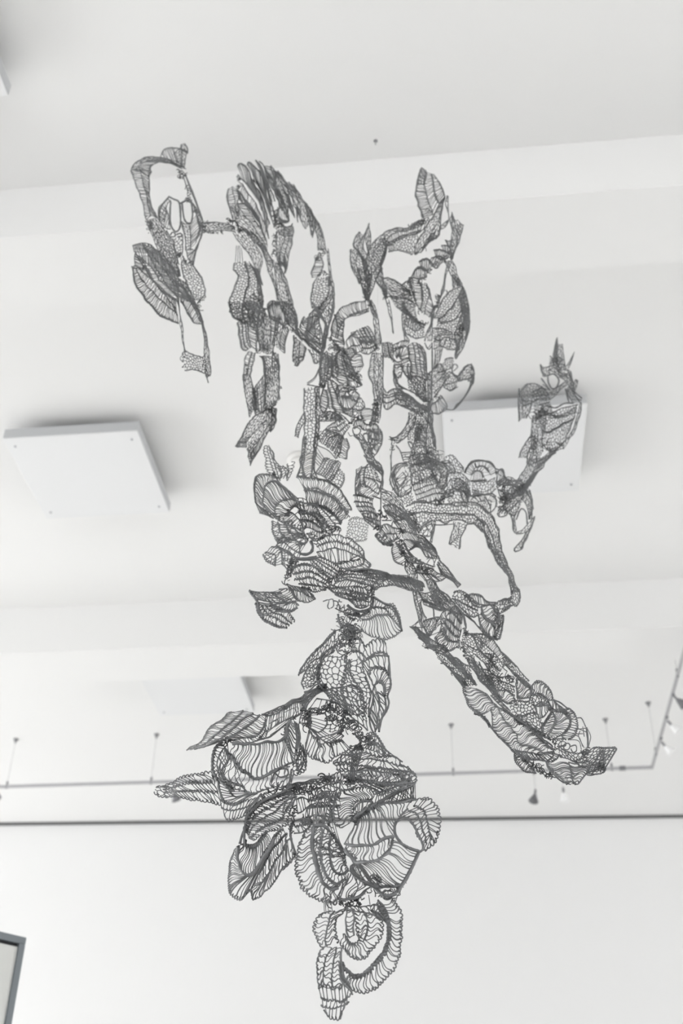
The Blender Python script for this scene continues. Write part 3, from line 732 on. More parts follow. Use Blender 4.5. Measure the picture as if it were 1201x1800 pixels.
P('lace_leaf', Y + .05, 1.9, 3.6, 'm3 m3', "540,60 440,180 330,280 240,370 150,520/ 560,170 440,270 350,340 260,420 180,500/ 530,260 410,330 360,420 320,500 290,560", sl=1.2, jit=.4, sc=2)
P('lace_leaf', Y + .06, 1.9, 3.6, 'm5', "270,420 210,530 190,600 210,670/ 400,380 370,480 360,560 270,650", sl=1, sc=1)
L('lace_rim', Y + .04, 2.0, "w=1.6 540,60 410,200 300,290 200,420 150,525/ w=2 430,310 370,420 360,520 340,600/ w=1.6 210,700 270,680 340,620 440,640/ w=3 0,850 80,790 170,770 250,700 340,680 440,650/ w=2.5 10,880 100,810 190,800 270,730 400,670")
P('lace_ribbon', Y + .02, 2.1, 5, 'l5', "170,770 240,700 340,660 440,640/ 210,900 270,800 350,720 450,680", sc=0)
P('lace_leaf', Y, 2.1, 8, 'r', "340,770 420,780 480,790/ 270,870 360,890 460,880", sc=0, jit=.5)
T('neck_knots', Y + .02, 2.0, "600,-20 640,40 650,130 620,230", 17, 300, mat=M_LACE)
T('neck_knots', Y + .02, 2.0, "720,20 780,60 720,150 690,250 620,300", 12, 200, mat=M_LACE)
T('joining_knots', Y, 2.1, "370,420 350,520 370,590", 5, 60)
T('joining_knots', Y, 2.2, "370,640 440,650", 7, 50)
T('joining_knots', Y - .01, 2.1, "480,840 560,830 620,900 700,1000 760,1080 820,1180", 11, 170)
T('joining_knots', Y - .02, 2.1, "820,1190 930,1200", 7, 60)

# ------------------------------------------------------------ lace collar above the neck
V(440, 920, 3.753)
Y = 2.16
P('lace_petal', Y - .03, 1.9, 5, 'c1 c1 r', "150,-10 155,60 185,110 180,150/ 180,-10 200,60 230,100 260,130/ 230,10 260,60 300,110 360,135/ 270,20 310,60 350,80 380,110", sc=1.5, cu=.3)
P('lace_petal', Y - .03, 1.9, 4.2, 'r r', "175,150 220,180 270,210 320,235/ 185,110 240,140 290,180 330,200/ 240,90 290,115 340,135 370,125", sl=.5, sc=1)
L('lace_rim', Y - .03, 3.0, "w=2 325,200 370,205 405,185 412,150 400,120/ w=1.4 300,140 350,138 375,120/ w=.8 325,135 328,200/ w=3 300,235 380,235 440,225/ w=1.5 270,290 330,275 390,275")
P('lace_petal', Y, 1.9, 5, 'm2 r r', "85,205 100,225 130,250 165,280/ 100,190 130,200 165,210 165,275/ 140,155 170,160 200,180 210,270/ 175,150 240,180 270,220 260,310", cu=.3, sc=2)
P('lace_petal', Y, 1.9, 5, 'c2', "210,175 270,200 300,240 290,290/ 215,270 240,300 255,330 270,350", sc=1)
P('lace_petal', Y - .05, 1.9, 4.6, 'c2 r', "440,120 500,80 570,80 660,110 730,170 755,230/ 440,190 520,170 600,170 680,200 740,230/ 450,210 520,250 580,260 650,250 720,210", sl=1.0, jit=.4, sc=1, bul=-.05)
P('lace_petal', Y - .04, 1.9, 4.2, 'r r r', "560,265 610,255 670,250 720,235 750,200/ 600,300 640,295 700,285 740,270 755,230/ 640,305 700,305 770,300 790,270 760,235/ 700,312 760,310 800,300", cu=.5, sl=.5, sc=1, bul=-.03)
P('lace_petal', Y - .04, 1.9, 4.6, 'c4', "440,225 490,240 540,265 600,310/ 400,250 440,300 500,340 540,360", sl=.8, sc=1)
P('lace_petal', Y - .05, 1.9, 4.4, 'c2 c2', "270,300 330,280 400,280 460,310 530,370/ 290,370 350,360 420,360 500,400/ 340,420 400,440 450,440 500,430", sl=1.6, cu=.5, sc=2, bul=-.04)
P('lace_petal', Y - .04, 1.9, 4.4, 'c3 c2', "580,330 650,315 740,315 850,320 930,345/ 560,380 640,370 720,380 780,400 830,425/ 500,420 560,460 640,490 720,510 800,480", sl=1.2, cu=.4, sc=1, bul=-.04)
P('lace_branch', Y - .05, 1.8, 3.6, 'l3 c2 r', "640,310 740,305 830,315 930,340 1040,360 1130,390 1150,420/ 740,330 830,335 930,355 1040,375 1140,410/ 760,360 840,370 940,375 1040,395 1140,420/ 790,430 860,415 950,405 1050,430 1140,440", sl=1, sc=1.5)
P('lace_branch', Y - .06, 1.6, 3.0, 'l3 r', "930,345 1000,350 1060,365 1140,400/ 920,380 990,385 1050,400 1130,420/ 900,405 970,410 1050,435 1140,440", sl=3, sc=1)
P('lace_petal', Y - .04, 1.9, 5, 'c2', "520,430 600,420 700,420 780,440/ 560,470 640,500 700,540 780,540", sl=1, cu=.4, sc=1)
P('lace_petal', Y - .03, 1.9, 5.5, 'r r', "640,480 700,460 760,470 800,490/ 650,500 700,500 760,515 790,520/ 690,550 730,560 770,550", sl=.8, sc=0)
L('lace_rim', Y - .02, 2.2, "w=3 640,540 690,575 740,580 790,560 810,520 800,480/ 480,515 520,505 510,550 525,565/ 520,505 545,500 550,545 530,560/ 545,510 580,520 570,560/ 560,560 600,580 640,600/ w=2 580,600 590,660 630,680/ 600,620 620,660/ w=1.8 620,590 690,610 760,600 800,560")
P('lace_petal', Y - .06, 1.8, 4.2, 'r r', "720,625 770,570 820,560 870,560 900,570/ w=2.4 740,635 790,630 830,605 880,605 920,600/ 730,700 790,740 870,757 940,745 1000,700", cu=.4, sc=1.5, bul=-.05)
P('lace_petal', Y - .06, 1.8, 5, 'c2', "900,570 930,600 960,640 990,690/ 890,550 935,545 970,600 1000,700", sc=2)
P('lace_petal', Y - .05, 1.8, 4, 'r', "800,490 850,510 900,540 935,548/ 790,540 820,555 870,560 890,560", sl=.8, sc=0)
L('lace_rim', Y - .06, 2.2, "w=2 815,485 870,520 935,548 965,590 985,640 1000,710")
# swallow-shaped leaf, left
P('lace_leaf', Y - .02, 1.8, 4.4, 'c1 c1 c1', "w=2.6 0,445 50,520 60,570 90,610/ 80,450 110,500 150,540 210,570/ 140,455 180,490 240,520 300,520/ 190,435 250,440 300,490 330,515", sl=.8, sc=1.5, bul=-.03, label='swallow-shaped leaf pointing left')
P('lace_leaf', Y - .02, 1.7, 4.6, 'r', "5,445 50,450 100,450 150,455 210,460/ 40,500 80,510 130,520 200,520 270,500", sl=2.5, sc=0)
P('lace_leaf', Y - .02, 1.9, 4.5, 'r', "w=2.4 150,545 210,575 270,575 310,555/ 200,520 240,525 270,520 320,540", sl=.6, cu=.4, sc=2)
P('lace_leaf', Y - .02, 1.9, 4.5, 'c3', "w=2.4 40,530 70,590 110,640 170,665 240,688/ 130,545 180,575 240,585 290,650", sl=-1.6, jit=.4, sc=2)
P('lace_leaf', Y - .04, 1.7, 2.8, 'r r', "240,400 280,420 340,430 420,480/ 250,420 300,440 370,470 430,495/ 265,440 310,500 380,515 430,500", sl=2, sc=1)
T('joining_knots', Y, 1.9, "300,245 270,270 260,320 240,370 260,400", 8, 100)
T('joining_knots', Y, 1.9, "500,430 540,380 580,330 620,320", 7, 90)
T('joining_knots', Y, 1.9, "370,430 410,445", 5, 30)
T('joining_knots', Y, 2.0, "580,520 600,560 650,590 720,605 790,580", 8, 130, mat=M_LACE)
T('neck_knots', Y - .02, 1.9, "620,640 660,690 620,740 700,690 700,730", 14, 260, mat=M_LACE)
T('joining_knots', Y - .02, 2.0, "660,625 700,645", 5, 30)
T('joining_knots', Y - .02, 2.0, "740,385 790,420 810,470", 6, 50)

# ------------------------------------------------------------ the pair of shells above the collar
V(420, 760, 4.619)
Y = 2.22
P('lace_shell', Y - .02, 1.8, 2.6, 'r r r', "w=1.2 140,560 130,500 140,400 165,360 230,352 290,365 340,420 430,500 480,545/ w=2 205,610 195,520 215,440 250,400 300,400 360,440 440,510/ w=2 300,680 295,620 330,570 390,540 450,545 490,580/ 400,680 400,640 430,610 460,600 490,620", cu=.6, sl=.6, sc=1.5, bul=-.06)
P('lace_shell', Y - .02, 1.8, 3, 'r r', "130,560 165,600 200,620/ 170,655 220,670 280,700/ 180,630 230,640 290,690", sl=.5, sc=1)
P('lace_shell', Y - .03, 1.8, 2.4, 'r', "300,690 380,740 470,780 540,830/ 400,640 440,660 480,700 520,760", sl=1, sc=0)
P('lace_shell', Y - .02, 1.8, 3.3, 'r r r', "w=1.4 475,360 560,375 660,385 740,410 820,470 880,560 915,630/ w=1.2 530,455 620,460 720,490 800,540 860,610 890,640/ w=1.6 535,470 640,480 740,520 820,590 890,650/ w=2 560,580 640,590 720,620 780,670 830,740", cu=.5, sc=1.5, bul=-.06)
P('lace_shell', Y, 1.8, 3.2, 'r r c2', "530,470 640,480 740,525 820,600 895,690/ w=2 555,575 640,590 720,620 790,680 835,735/ 555,590 620,600 690,640 740,700 790,760/ 570,720 610,700 650,730 690,790", cu=.5, sc=1, bul=-.03)
P('lace_shell', Y + .02, 1.8, 3, 'c3', "480,560 540,570 620,610 700,700/ 500,780 560,770 620,800 680,820", sc=0, sl=1)
P('lace_shell', Y, 1.7, 2.4, 'r r', "560,820 620,810 690,805 750,790 800,765/ 570,850 620,870 680,850 740,830 790,790/ 600,880 640,880 690,860", sc=0)
T('joining_knots', Y, 1.9, "500,570 520,650 540,760 600,870", 12, 170)
T('joining_knots', Y, 1.9, "640,820 720,800 790,770 740,820", 10, 110)
T('joining_knots', Y, 1.8, "280,690 360,720 450,750 520,790", 7, 80)
P('lace_petal', Y, 1.8, 4.2, 'c1 c1 c1', "275,720 280,800 310,880 350,900/ 320,740 340,820 380,860 440,870/ 380,750 410,800 470,840 520,860/ 430,770 480,820 540,850 560,880", sc=1.5)
# small wing with three lobes to their upper left
P('lace_wing', Y + .05, 1.6, 4.2, 'c2 r', "215,110 220,200 250,320 290,370/ 240,105 265,200 300,300 330,380/ 270,150 295,230 330,290 345,360", sc=2)
P('lace_wing', Y + .05, 1.6, 4, 'c2 c2', "320,280 350,330 340,390/ 350,270 400,310 380,360/ 430,240 430,300 390,390", sc=2)
T('joining_knots', Y + .04, 1.7, "280,340 320,370", 7, 40)

# ------------------------------------------------------------ second arm: head of the long diagonal
V(600, 800, 6.005)
Y = 2.35
P('lace_fan', Y, 1.6, 2.4, 'r r', "165,150 160,230 150,320 155,400 200,420/ 215,120 200,200 200,280 215,330/ 260,125 230,190 235,270 260,340", cu=.3, sc=1.5)
P('lace_fan', Y, 1.6, 3, 'm3', "250,130 300,100 360,140/ 250,230 330,250 420,290", sc=1)
P('lace_fan', Y, 1.6, 2.8, 'r c1 r', "230,240 290,250 360,290 410,380/ 220,300 280,330 340,380 400,410/ 145,340 200,400 280,440 340,460/ 150,410 210,430 280,450 330,480", cu=.3, sc=1, bul=-.03)
P('lace_fan', Y, 1.6, 2.8, 'c1 c1 c1 c1', "130,430 190,430 260,440 330,480/ 135,490 200,490 270,500 330,520/ 160,540 220,540 290,540 350,570/ 190,590 260,590 320,600 380,640/ 230,660 290,690 350,720 400,770", sc=1.5, bul=-.03)
P('lace_fan', Y, 1.6, 3, 'c3', "220,620 280,620 340,620 410,640/ 240,680 300,720 350,760 400,780", sc=1)
P('lace_patch', Y + .1, 1.2, 4.2, 'm4', "80,690 130,670 200,680 290,720/ 50,850 100,890 180,905 270,880", jit=.3, sc=2, wav=.03)
P('lace_band', Y - .02, 1.5, 2.4, 'l8', "240,0 300,90 380,160 430,220 430,310/ 330,0 370,80 420,140 440,190 425,300", sc=0)
L('suspension_wire', Y - .02, 2.6, "420,330 418,560 408,820/ 330,430 410,460")
T('joining_knots', Y - .02, 2.2, "412,595 418,620", 3.2, 24)
T('joining_knots', Y, 1.7, "360,770 400,790 420,760", 5, 40)
P('lace_petal', Y - .02, 1.7, 2.6, 'r r', "370,870 365,840 410,810 430,760 480,740 540,770 640,800/ 420,900 440,850 480,830 540,830 620,830/ 470,950 520,920 560,900 600,860", sl=.5, sc=1)
L('lace_rim', Y - .02, 2.4, "w=2 365,850 400,900 450,935 500,950 545,940/ w=1.3 365,850 400,835 415,860 395,880/ 430,880 470,850 490,870 460,895/ 430,690 530,690/ 530,760 550,700 610,780")
T('joining_knots', Y - .02, 1.9, "440,920 500,935 545,920", 5, 50)
T('joining_knots', Y - .02, 1.7, "430,640 470,650 490,640", 5, 30)
# smooth folded band, seen almost edge on
P('lace_band', Y - .03, 1.3, 2.6, 'l3 l3 l3 l3', "425,350 520,390 620,470 690,590 760,700 820,820/ 430,390 510,420 600,500 680,600 740,720 800,840/ 430,460 500,490 580,560 660,650 720,760 760,850/ 450,560 510,600 570,670 630,740 680,820/ 460,600 520,650 580,710 640,800", sc=0, bul=-.05, rw=1.0)
P('lace_band', Y - .04, 1.4, 2.4, 'r r', "440,540 500,520 560,530 640,580 680,620/ 460,590 520,600 590,640 640,650 700,690/ 560,720 610,690 680,690 740,740 800,800", sl=2, sc=0, rw=1.8)
P('lace_petal', Y - .04, 1.4, 2.8, 'r r', "640,830 700,820 780,850 830,850 900,890 950,940/ 650,900 720,900 790,910 860,930 960,990/ 700,1000 760,970 830,990 900,1060 1040,1090", sl=3, sc=1, bul=-.03)
P('lace_petal', Y - .03, 1.4, 2.8, 'r l4', "720,1000 800,970 880,1000 960,1050 1035,1090/ 760,960 830,960 900,980 980,1010 1030,1070/ 800,870 870,890 940,930 1000,1000", sl=2, sc=1)
P('lace_petal', Y - .05, 1.6, 2.6, 'r', "545,960 540,1000 560,1080 600,1130 655,1165/ 570,920 610,980 660,1050 690,1130", sl=1, sc=1.5)
P('lace_petal', Y - .04, 1.6, 3.2, 'm4', "570,920 640,900 700,990 720,1040/ 650,1060 720,1110 800,1150 880,1140", sl=1, sc=0)
T('joining_knots', Y - .03, 1.8, "600,880 640,990 680,1060 740,1110 840,1140", 7, 130)
T('joining_knots', Y - .03, 1.7, "690,600 740,660 800,790 740,580", 8, 110)
T('joining_knots', Y - .03, 1.7, "620,790 660,810", 6, 40)
P('lace_band', Y - .02, 1.5, 2.2, 'l6', "670,1120 680,1200 720,1310 770,1400/ 740,1130 790,1220 800,1320 800,1400", sc=0)
P('lace_petal', Y, 1.6, 2.8, 'r r', "800,1200 860,1190 930,1200 990,1230 1060,1270/ 820,1250 880,1250 940,1260 990,1290/ 880,1320 940,1310 980,1330 1040,1320 1110,1280", sc=1.5)
P('lace_petal', Y, 1.6, 3.2, 'm2', "820,1140 900,1150 980,1180/ 760,1250 850,1240 960,1260", sc=0)
L('lace_rib', Y, 1.6, "1030,1110 1090,1170 1180,1280/ 960,1060 900,1150/ 900,1100 960,1080 990,1180/ 1000,1100 970,1170")
P('lace_band', Y, 1.5, 2.2, 'l5 r', "1030,1110 1100,1180 1180,1270 1260,1370/ 1010,1150 1080,1230 1150,1300 1240,1390/ 1050,1250 1120,1290 1180,1340 1230,1400", sc=1)
P('lace_band', Y, 1.5, 2.2, 'l6', "900,1330 920,1400 960,1480 1000,1580/ 990,1320 1020,1400 1080,1470 1150,1560", sc=0)
T('joining_knots', Y, 1.7, "760,1190 860,1210 950,1240 900,1290", 7, 80)

# ------------------------------------------------------------ second arm: middle of the long diagonal
V(700, 1030, 6.005)
Y = 2.3
P('lace_band', Y, 1.6, 2.6, 'l5 r', "150,40 165,140 190,240 220,350 250,440/ 185,45 200,140 225,240 240,340 270,440/ 220,60 250,120 240,200 270,300 300,340", sc=0)
P('lace_band', Y, 1.6, 3, 'm3 l4 r', "210,60 300,80 380,60 440,50/ 240,120 320,160 400,200 470,220/ 260,170 330,190 420,245 490,240/ 270,190 330,210 430,255 500,250", sc=1)
P('lace_band', Y - .02, 1.5, 2.3, 'l6 l5', "410,30 490,90 560,150 600,190 650,260/ 370,80 450,150 520,200 570,260 640,310/ 340,110 400,180 470,240 500,250", sc=1)
P('lace_patch', Y, 1.7, 3.4, 'r r', "270,370 340,350 400,340 440,340/ 270,440 300,500 330,530/ 280,450 310,500 340,530", cu=.4, sc=1)
P('lace_patch', Y, 1.7, 3.6, 'r', "260,380 320,355 395,345/ 300,510 350,480 400,450", cu=.4, sc=1)
P('lace_patch', Y, 1.7, 3.6, 'r', "400,345 400,400 380,460 340,520/ 450,350 460,400 450,450 440,490", cu=.5, sc=0)
P('lace_patch', Y, 1.7, 4, 'r', "460,480 480,500 510,540 530,600/ 390,540 430,620 480,660 560,680", cu=.5, sc=1)
P('lace_patch', Y, 1.7, 3.6, 'r', "465,450 520,560 560,590 640,580/ 390,550 470,660 540,680 640,630", cu=.5, sc=1)
P('lace_patch', Y - .02, 1.7, 3.4, 'c4', "540,260 600,220 650,260 680,340/ 470,420 520,520 570,580 640,590", sl=1.4, jit=.4, sc=1)
P('lace_patch', Y, 1.6, 3, 'r', "440,340 450,310 480,270 540,250/ 470,400 510,350 510,320 540,290", sc=0)
L('lace_rim', Y, 1.8, "250,440 260,500 330,560/ 480,340 450,360 460,400 490,400 505,360 480,335/ w=1.4 390,540 420,600 490,650 550,690 580,655 640,650/ w=1.4 640,580 650,620 640,660/ 670,460 640,580/ 130,435 215,380/ 160,420 230,350/ 140,430 240,440/ 190,400 180,440/ w=1.5 360,200 375,260 378,330")
P('lace_band', Y - .03, 1.6, 1.8, 'r l5', "130,435 200,450 300,530 380,600 450,650/ 170,470 250,530 310,590 370,630 420,660/ 210,540 260,580 320,640 390,680", sl=3, sc=1.5)
T('joining_knots', Y, 1.7, "270,620 300,645 340,640", 4, 40)
P('lace_band', Y - .02, 1.6, 2.4, 'l5 m2 l4', "370,630 470,660 560,740 640,820 720,920/ 390,700 490,740 570,820 660,900 740,990/ 440,770 530,860 590,920 680,990/ 460,800 540,880 590,930 690,1050", sc=2)
P('lace_band', Y, 1.6, 2.6, 'm3', "550,750 620,760 680,820 760,860/ 590,830 660,880 730,950 800,1030", sc=1)
T('joining_knots', Y - .02, 1.8, "390,690 470,790 560,870 600,920", 5, 80)
T('joining_knots', Y - .02, 1.8, "410,610 470,640 520,670", 4, 40)
P('lace_band', Y - .03, 1.7, 2.6, 'l4 m3', "590,910 640,980 690,1050/ 680,960 710,1010 740,1060/ 740,930 780,990 820,1050", sc=2)
# upper edge
P('lace_patch', Y + .03, 1.6, 3, 'm3 l3', "690,500 760,510 850,510 920,520/ 660,590 720,620 790,660 860,680/ 680,650 730,720 800,760", sl=.6, sc=1, jit=.4)
P('lace_patch', Y + .03, 1.6, 2.6, 'm2 m2', "760,505 800,520 860,510 920,525 980,580/ 800,560 820,540 870,560 900,640/ 820,600 860,680 880,660", sc=1)
P('lace_patch', Y + .02, 1.5, 2.2, 'r m3 m2', "920,520 1000,580 1080,690 1200,810/ 890,600 960,660 1050,750 1110,850/ 860,680 930,740 1000,820 1080,900/ 820,720 900,800 960,880 1050,960", sc=1)
P('lace_band', Y, 1.5, 2.2, 'l5', "660,250 690,340 700,400 720,450/ 690,280 710,380 720,450", sc=0)
P('lace_band', Y + .02, 1.5, 2.2, 'l4', "640,270 760,340 880,450 980,540/ 700,300 770,360 870,460 950,540", sc=0)
T('joining_knots', Y, 1.7, "690,440 720,500 740,510", 4, 50)
T('joining_knots', Y, 1.7, "640,570 650,630 690,690 730,780", 4, 50)
P('lace_band', Y - .02, 1.5, 1.9, 'r r l3', "740,770 800,880 870,990 960,1080 1060,1180/ 800,760 850,860 920,960 1010,1070 1100,1180/ 770,780 830,900 900,1020 990,1130 1090,1230/ 850,800 900,900 960,1000 1050,1120", sl=1, sc=1.5)
P('lace_band', Y, 1.6, 2.8, 'm3', "870,880 950,900 1040,960 1110,970/ 920,980 990,1020 1040,1100 1060,1150", sc=1)
T('joining_knots', Y - .01, 1.8, "940,920 1000,980 1080,960 1160,980 1240,1000", 10, 180)
T('joining_knots', Y, 1.7, "960,740 1000,770 990,830 940,840", 9, 80)
L('lace_rim', Y, 2.0, "w=1.5 1080,690 1140,740 1240,850/ 1110,800 1180,790/ 1120,830 1200,860/ 1130,770 1110,860 1150,900")
# the folded arm end: hand-like piece at the right of the loop
V(700, 1030, 6.005)
Y = 2.28
P('lace_leaf', Y, 1.9, 3.6, 'm2 m2', "590,70 660,60 740,110 780,150 850,200/ 570,130 640,150 720,200 780,240 840,260/ 610,180 680,240 740,290 800,320 850,300", sc=2, jit=.35)
P('lace_leaf', Y, 1.9, 3, 'r r', "740,110 800,100 880,120 950,170 1050,180/ 770,160 830,190 890,200 950,200 1050,190/ 790,200 850,220 900,215 960,200", sl=.6, sc=1.5)
P('lace_leaf', Y - .02, 1.9, 2.9, 'r r', "w=2 880,220 890,270 940,350 1000,400 1030,420/ 970,200 1010,250 1050,300 1070,370 1060,410/ 960,190 1040,220 1060,280 1080,330", cu=.5, sc=0)
P('lace_leaf', Y - .02, 1.9, 2.9, 'r', "w=2.4 880,290 940,360 1000,400 1020,440/ 850,310 870,400 920,480 1000,530 1050,560", cu=.4, sc=1.5)
P('lace_leaf', Y - .02, 1.9, 3.4, 'c2', "1050,330 1110,330 1100,430 1060,560/ 1020,400 1060,390 1050,450 1020,530", sc=1.5)
P('lace_leaf', Y, 1.9, 4, 'm2', "1050,180 1100,160 1160,150 1200,130/ 1050,290 1110,260 1150,240 1180,220", sc=2)
T('joining_knots', Y - .02, 1.8, "700,120 750,150", 6, 40)
T('joining_knots', Y - .02, 1.8, "1000,250 1050,300 1010,390 1070,400", 7, 70)
L('lace_rim', Y, 1.8, "w=1.6 850,310 860,380 900,460 960,530 1050,565 1090,470 1110,330")

# ------------------------------------------------------------ second arm: the broad tail
V(800, 1140, 4.003)
Y = 2.18
P('lace_tail', Y, 1.9, 3.4, 'r', "62,265 75,330 105,395 160,450 205,460/ 150,285 205,315 245,365 285,405 290,415", cu=.9, sl=.6, sc=2)
P('lace_tail', Y - .02, 1.7, 3.1, 'r r', "255,425 262,500 280,575 330,640 390,700 430,740 520,775 620,785/ w=1.2 300,412 335,480 375,530 425,590 450,655 520,695 600,722 665,742/ 330,420 400,470 470,530 550,600 620,655 680,705 705,745", cu=.9, sl=1.2, sc=1, bul=-.06)
P('lace_tail', Y - .02, 1.9, 3.2, 'r', "420,710 500,730 590,745 680,730/ 430,740 520,775 620,790 690,785 740,750", sl=.5, sc=1)
P('lace_tail', Y - .02, 1.8, 2.2, 'l4', "430,490 520,550 610,620 690,690/ 450,500 540,570 620,650 680,710", sc=0)
L('lace_rim', Y - .02, 2.2, "w=1.6 110,410 180,470 240,540 300,610 370,680 430,740/ w=1.8 280,400 380,460 470,520 560,580 620,620/ w=1.4 690,700 690,760 640,795")
P('lace_tail', Y, 1.8, 2.4, 'l4', "120,420 200,490 260,560/ 150,440 220,500 270,580", sc=0)
T('joining_knots', Y, 1.8, "150,450 210,490 260,560", 5, 70)
P('lace_tail', Y - .01, 1.8, 3.2, 'r', "430,740 470,780 530,840 570,880/ 420,740 440,800 490,850 560,880", sl=1, sc=2)
T('joining_knots', Y - .02, 1.9, "450,750 520,800 590,850 640,890 700,880", 9, 170)
T('joining_knots', Y - .02, 1.9, "430,500 500,540 570,580 610,590", 6, 90)
P('lace_band', Y - .02, 1.6, 1.8, 'r', "250,330 310,390 380,450/ 280,320 330,380 390,440", sc=0, sl=1)
# upper layer of the tail: fans and round cells
P('lace_tail', Y + .03, 1.9, 3.6, 'r', "300,340 330,360 370,390/ 330,280 380,310 420,360 430,400", cu=.4, sc=1)
P('lace_tail', Y + .03, 1.9, 3.2, 'r', "430,240 440,300 450,350 530,350/ 430,215 490,240 530,290 520,380", cu=.5, sc=1.5)
P('lace_tail', Y + .03, 1.8, 3, 'm2', "300,230 350,240 420,270/ 290,300 350,290 420,330", sc=1)
P('lace_tail', Y + .03, 2.0, 5, 'm4 m3', "380,390 430,370 520,370 540,330/ 410,470 480,470 540,450 580,450/ 500,540 560,570 610,590 620,530", jit=.5, sc=1)
P('lace_tail', Y + .02, 1.9, 3.4, 'r', "570,400 600,380 630,390 650,370/ 570,480 610,490 650,450 660,420", sl=.5, cu=.3, sc=0)
P('lace_tail', Y + .02, 1.9, 3.2, 'm2', "540,330 590,320 640,350 680,420/ 550,400 600,400 650,400 670,440", sc=1)
P('lace_tail', Y + .02, 2.0, 3.6, 'r', "540,270 545,300 590,320 650,350 690,360/ 530,270 575,240 640,270 680,320 690,350", cu=.4, sc=2)
P('lace_tail', Y + .02, 2.0, 3.4, 'r', "690,360 720,390 760,420 790,450/ 680,430 710,440 760,450 800,490", sl=.5, sc=1)
P('lace_tail', Y + .0, 2.0, 3.4, 'r r', "w=2 690,430 650,500 620,560 625,610 660,630/ w=2 690,450 710,500 690,560 650,610/ 690,430 760,430 810,480 810,540 760,600 690,640", cu=.6, sl=.4, sc=1, bul=-.04)
P('lace_tail', Y + .01, 2.0, 3.6, 'r', "740,430 800,470 815,530 770,600 760,640/ 790,420 840,470 860,540 830,610 800,640", sc=2)
P('lace_tail', Y + .02, 2.0, 4, 'm3', "690,640 730,640 780,640/ 700,710 740,690 780,680", sc=1)
L('lace_rim', Y + .02, 1.7, "830,610 870,620 900,690/ 860,560 930,590/ 850,570 920,560/ w=1.3 860,490 890,490 920,550/ 930,560 955,620 940,690/ w=2.4 925,555 935,640 935,700/ 830,600 900,600/ 880,580 870,620 910,700/ 900,550 910,620/ w=1.4 770,690 790,665 810,680 800,710 770,710 765,690/ w=1.4 810,690 850,680 855,720 830,730 815,705/ 800,640 870,650 890,710/ w=1.6 690,360 740,380 790,420")
P('lace_tail', Y, 1.9, 4.5, 'm2', "720,690 780,720 840,740 920,730/ 740,760 800,780 850,800 940,790", sc=1)
# toe of the tail
P('lace_tail', Y - .02, 2.0, 4, 'm4', "930,730 980,700 1050,700 1130,700/ 840,790 900,830 960,820 1050,830", jit=.45, sc=1)
P('lace_tail', Y - .03, 1.9, 2.9, 'r r', "640,795 655,835 700,885 765,935/ w=.9 800,800 810,840 820,890 830,935/ 965,795 955,825 930,865 870,952", cu=1.2, sl=1.0, jit=.5, sc=0, rw=1.0)
L('lace_rim', Y - .03, 2.0, "w=1.6 640,800 700,890 770,945 830,935 865,955 930,880 1040,840/ w=1.4 770,910 830,905 870,880/ w=1.4 760,945 800,935/ 1135,705 1045,860/ 1120,700 1030,840/ 1090,700 1020,850/ 1060,705 1000,830/ 1140,710 1060,840/ w=1.8 1060,700 1140,705/ 1020,710 1000,780")
P('lace_tail', Y - .03, 1.8, 3, 'm2', "930,840 980,800 1040,720 1060,700/ 930,890 1000,880 1050,860 1050,800", sc=1)
T('joining_knots', Y - .03, 2.0, "985,860 1020,840 1030,800 1045,855", 7, 60)
T('joining_knots', Y - .02, 1.9, "900,730 930,710", 7, 40)
T('joining_knots', Y - .02, 1.9, "590,580 610,600 700,650", 5, 50)
T('joining_knots', Y - .02, 1.9, "865,950 770,945", 4, 30)
P('lace_band', Y + .05, 1.5, 2.2, 'm3 l3', "330,30 380,80 440,140 520,230/ 340,100 390,150 430,200 500,270/ 450,200 500,230 560,300", sc=1, jit=.3)

# ------------------------------------------------------------ loop arm from the knot to the hand-like leaf
V(720, 800, 5.459)
Y = 2.42
P('lace_arm', Y, 1.6, 3, 'm3 m3', "30,470 120,450 220,470 330,480 430,470 560,470/ 20,560 120,540 240,550 360,560 460,560 560,560/ 60,700 160,640 240,620 350,640 450,610 560,640", sc=2, jit=.35, bul=-.03)
P('lace_arm', Y - .02, 1.6, 3, 'm2 m3', "560,460 640,480 730,540 790,590 830,680 860,800 900,950 950,1080 1000,1200 1050,1310/ 560,560 640,590 720,640 770,720 820,860 870,980 930,1090 975,1200 1010,1320/ 560,640 640,650 710,720 760,840 820,960 880,1070 940,1150 970,1250 985,1330", sc=2, jit=.4, bul=-.03)
P('lace_arm', Y - .02, 1.6, 3.2, 'm3', "975,1320 1010,1290 1050,1310 1065,1370/ 970,1390 1000,1420 1030,1435 1060,1400", sc=2, jit=.4)
P('lace_arm', Y - .03, 1.6, 3, 'm2', "880,1400 920,1380 970,1390/ 900,1470 950,1450 1010,1430", sc=1)
P('lace_arm', Y, 1.6, 2.2, 'r', "640,620 690,640 720,680/ 610,650 660,690 715,740", sc=1)
P('lace_arm', Y, 1.5, 2, 'l4', "710,720 760,850 820,980 900,1100 950,1160/ 720,700 790,850 850,960 920,1080 960,1150", sc=0)
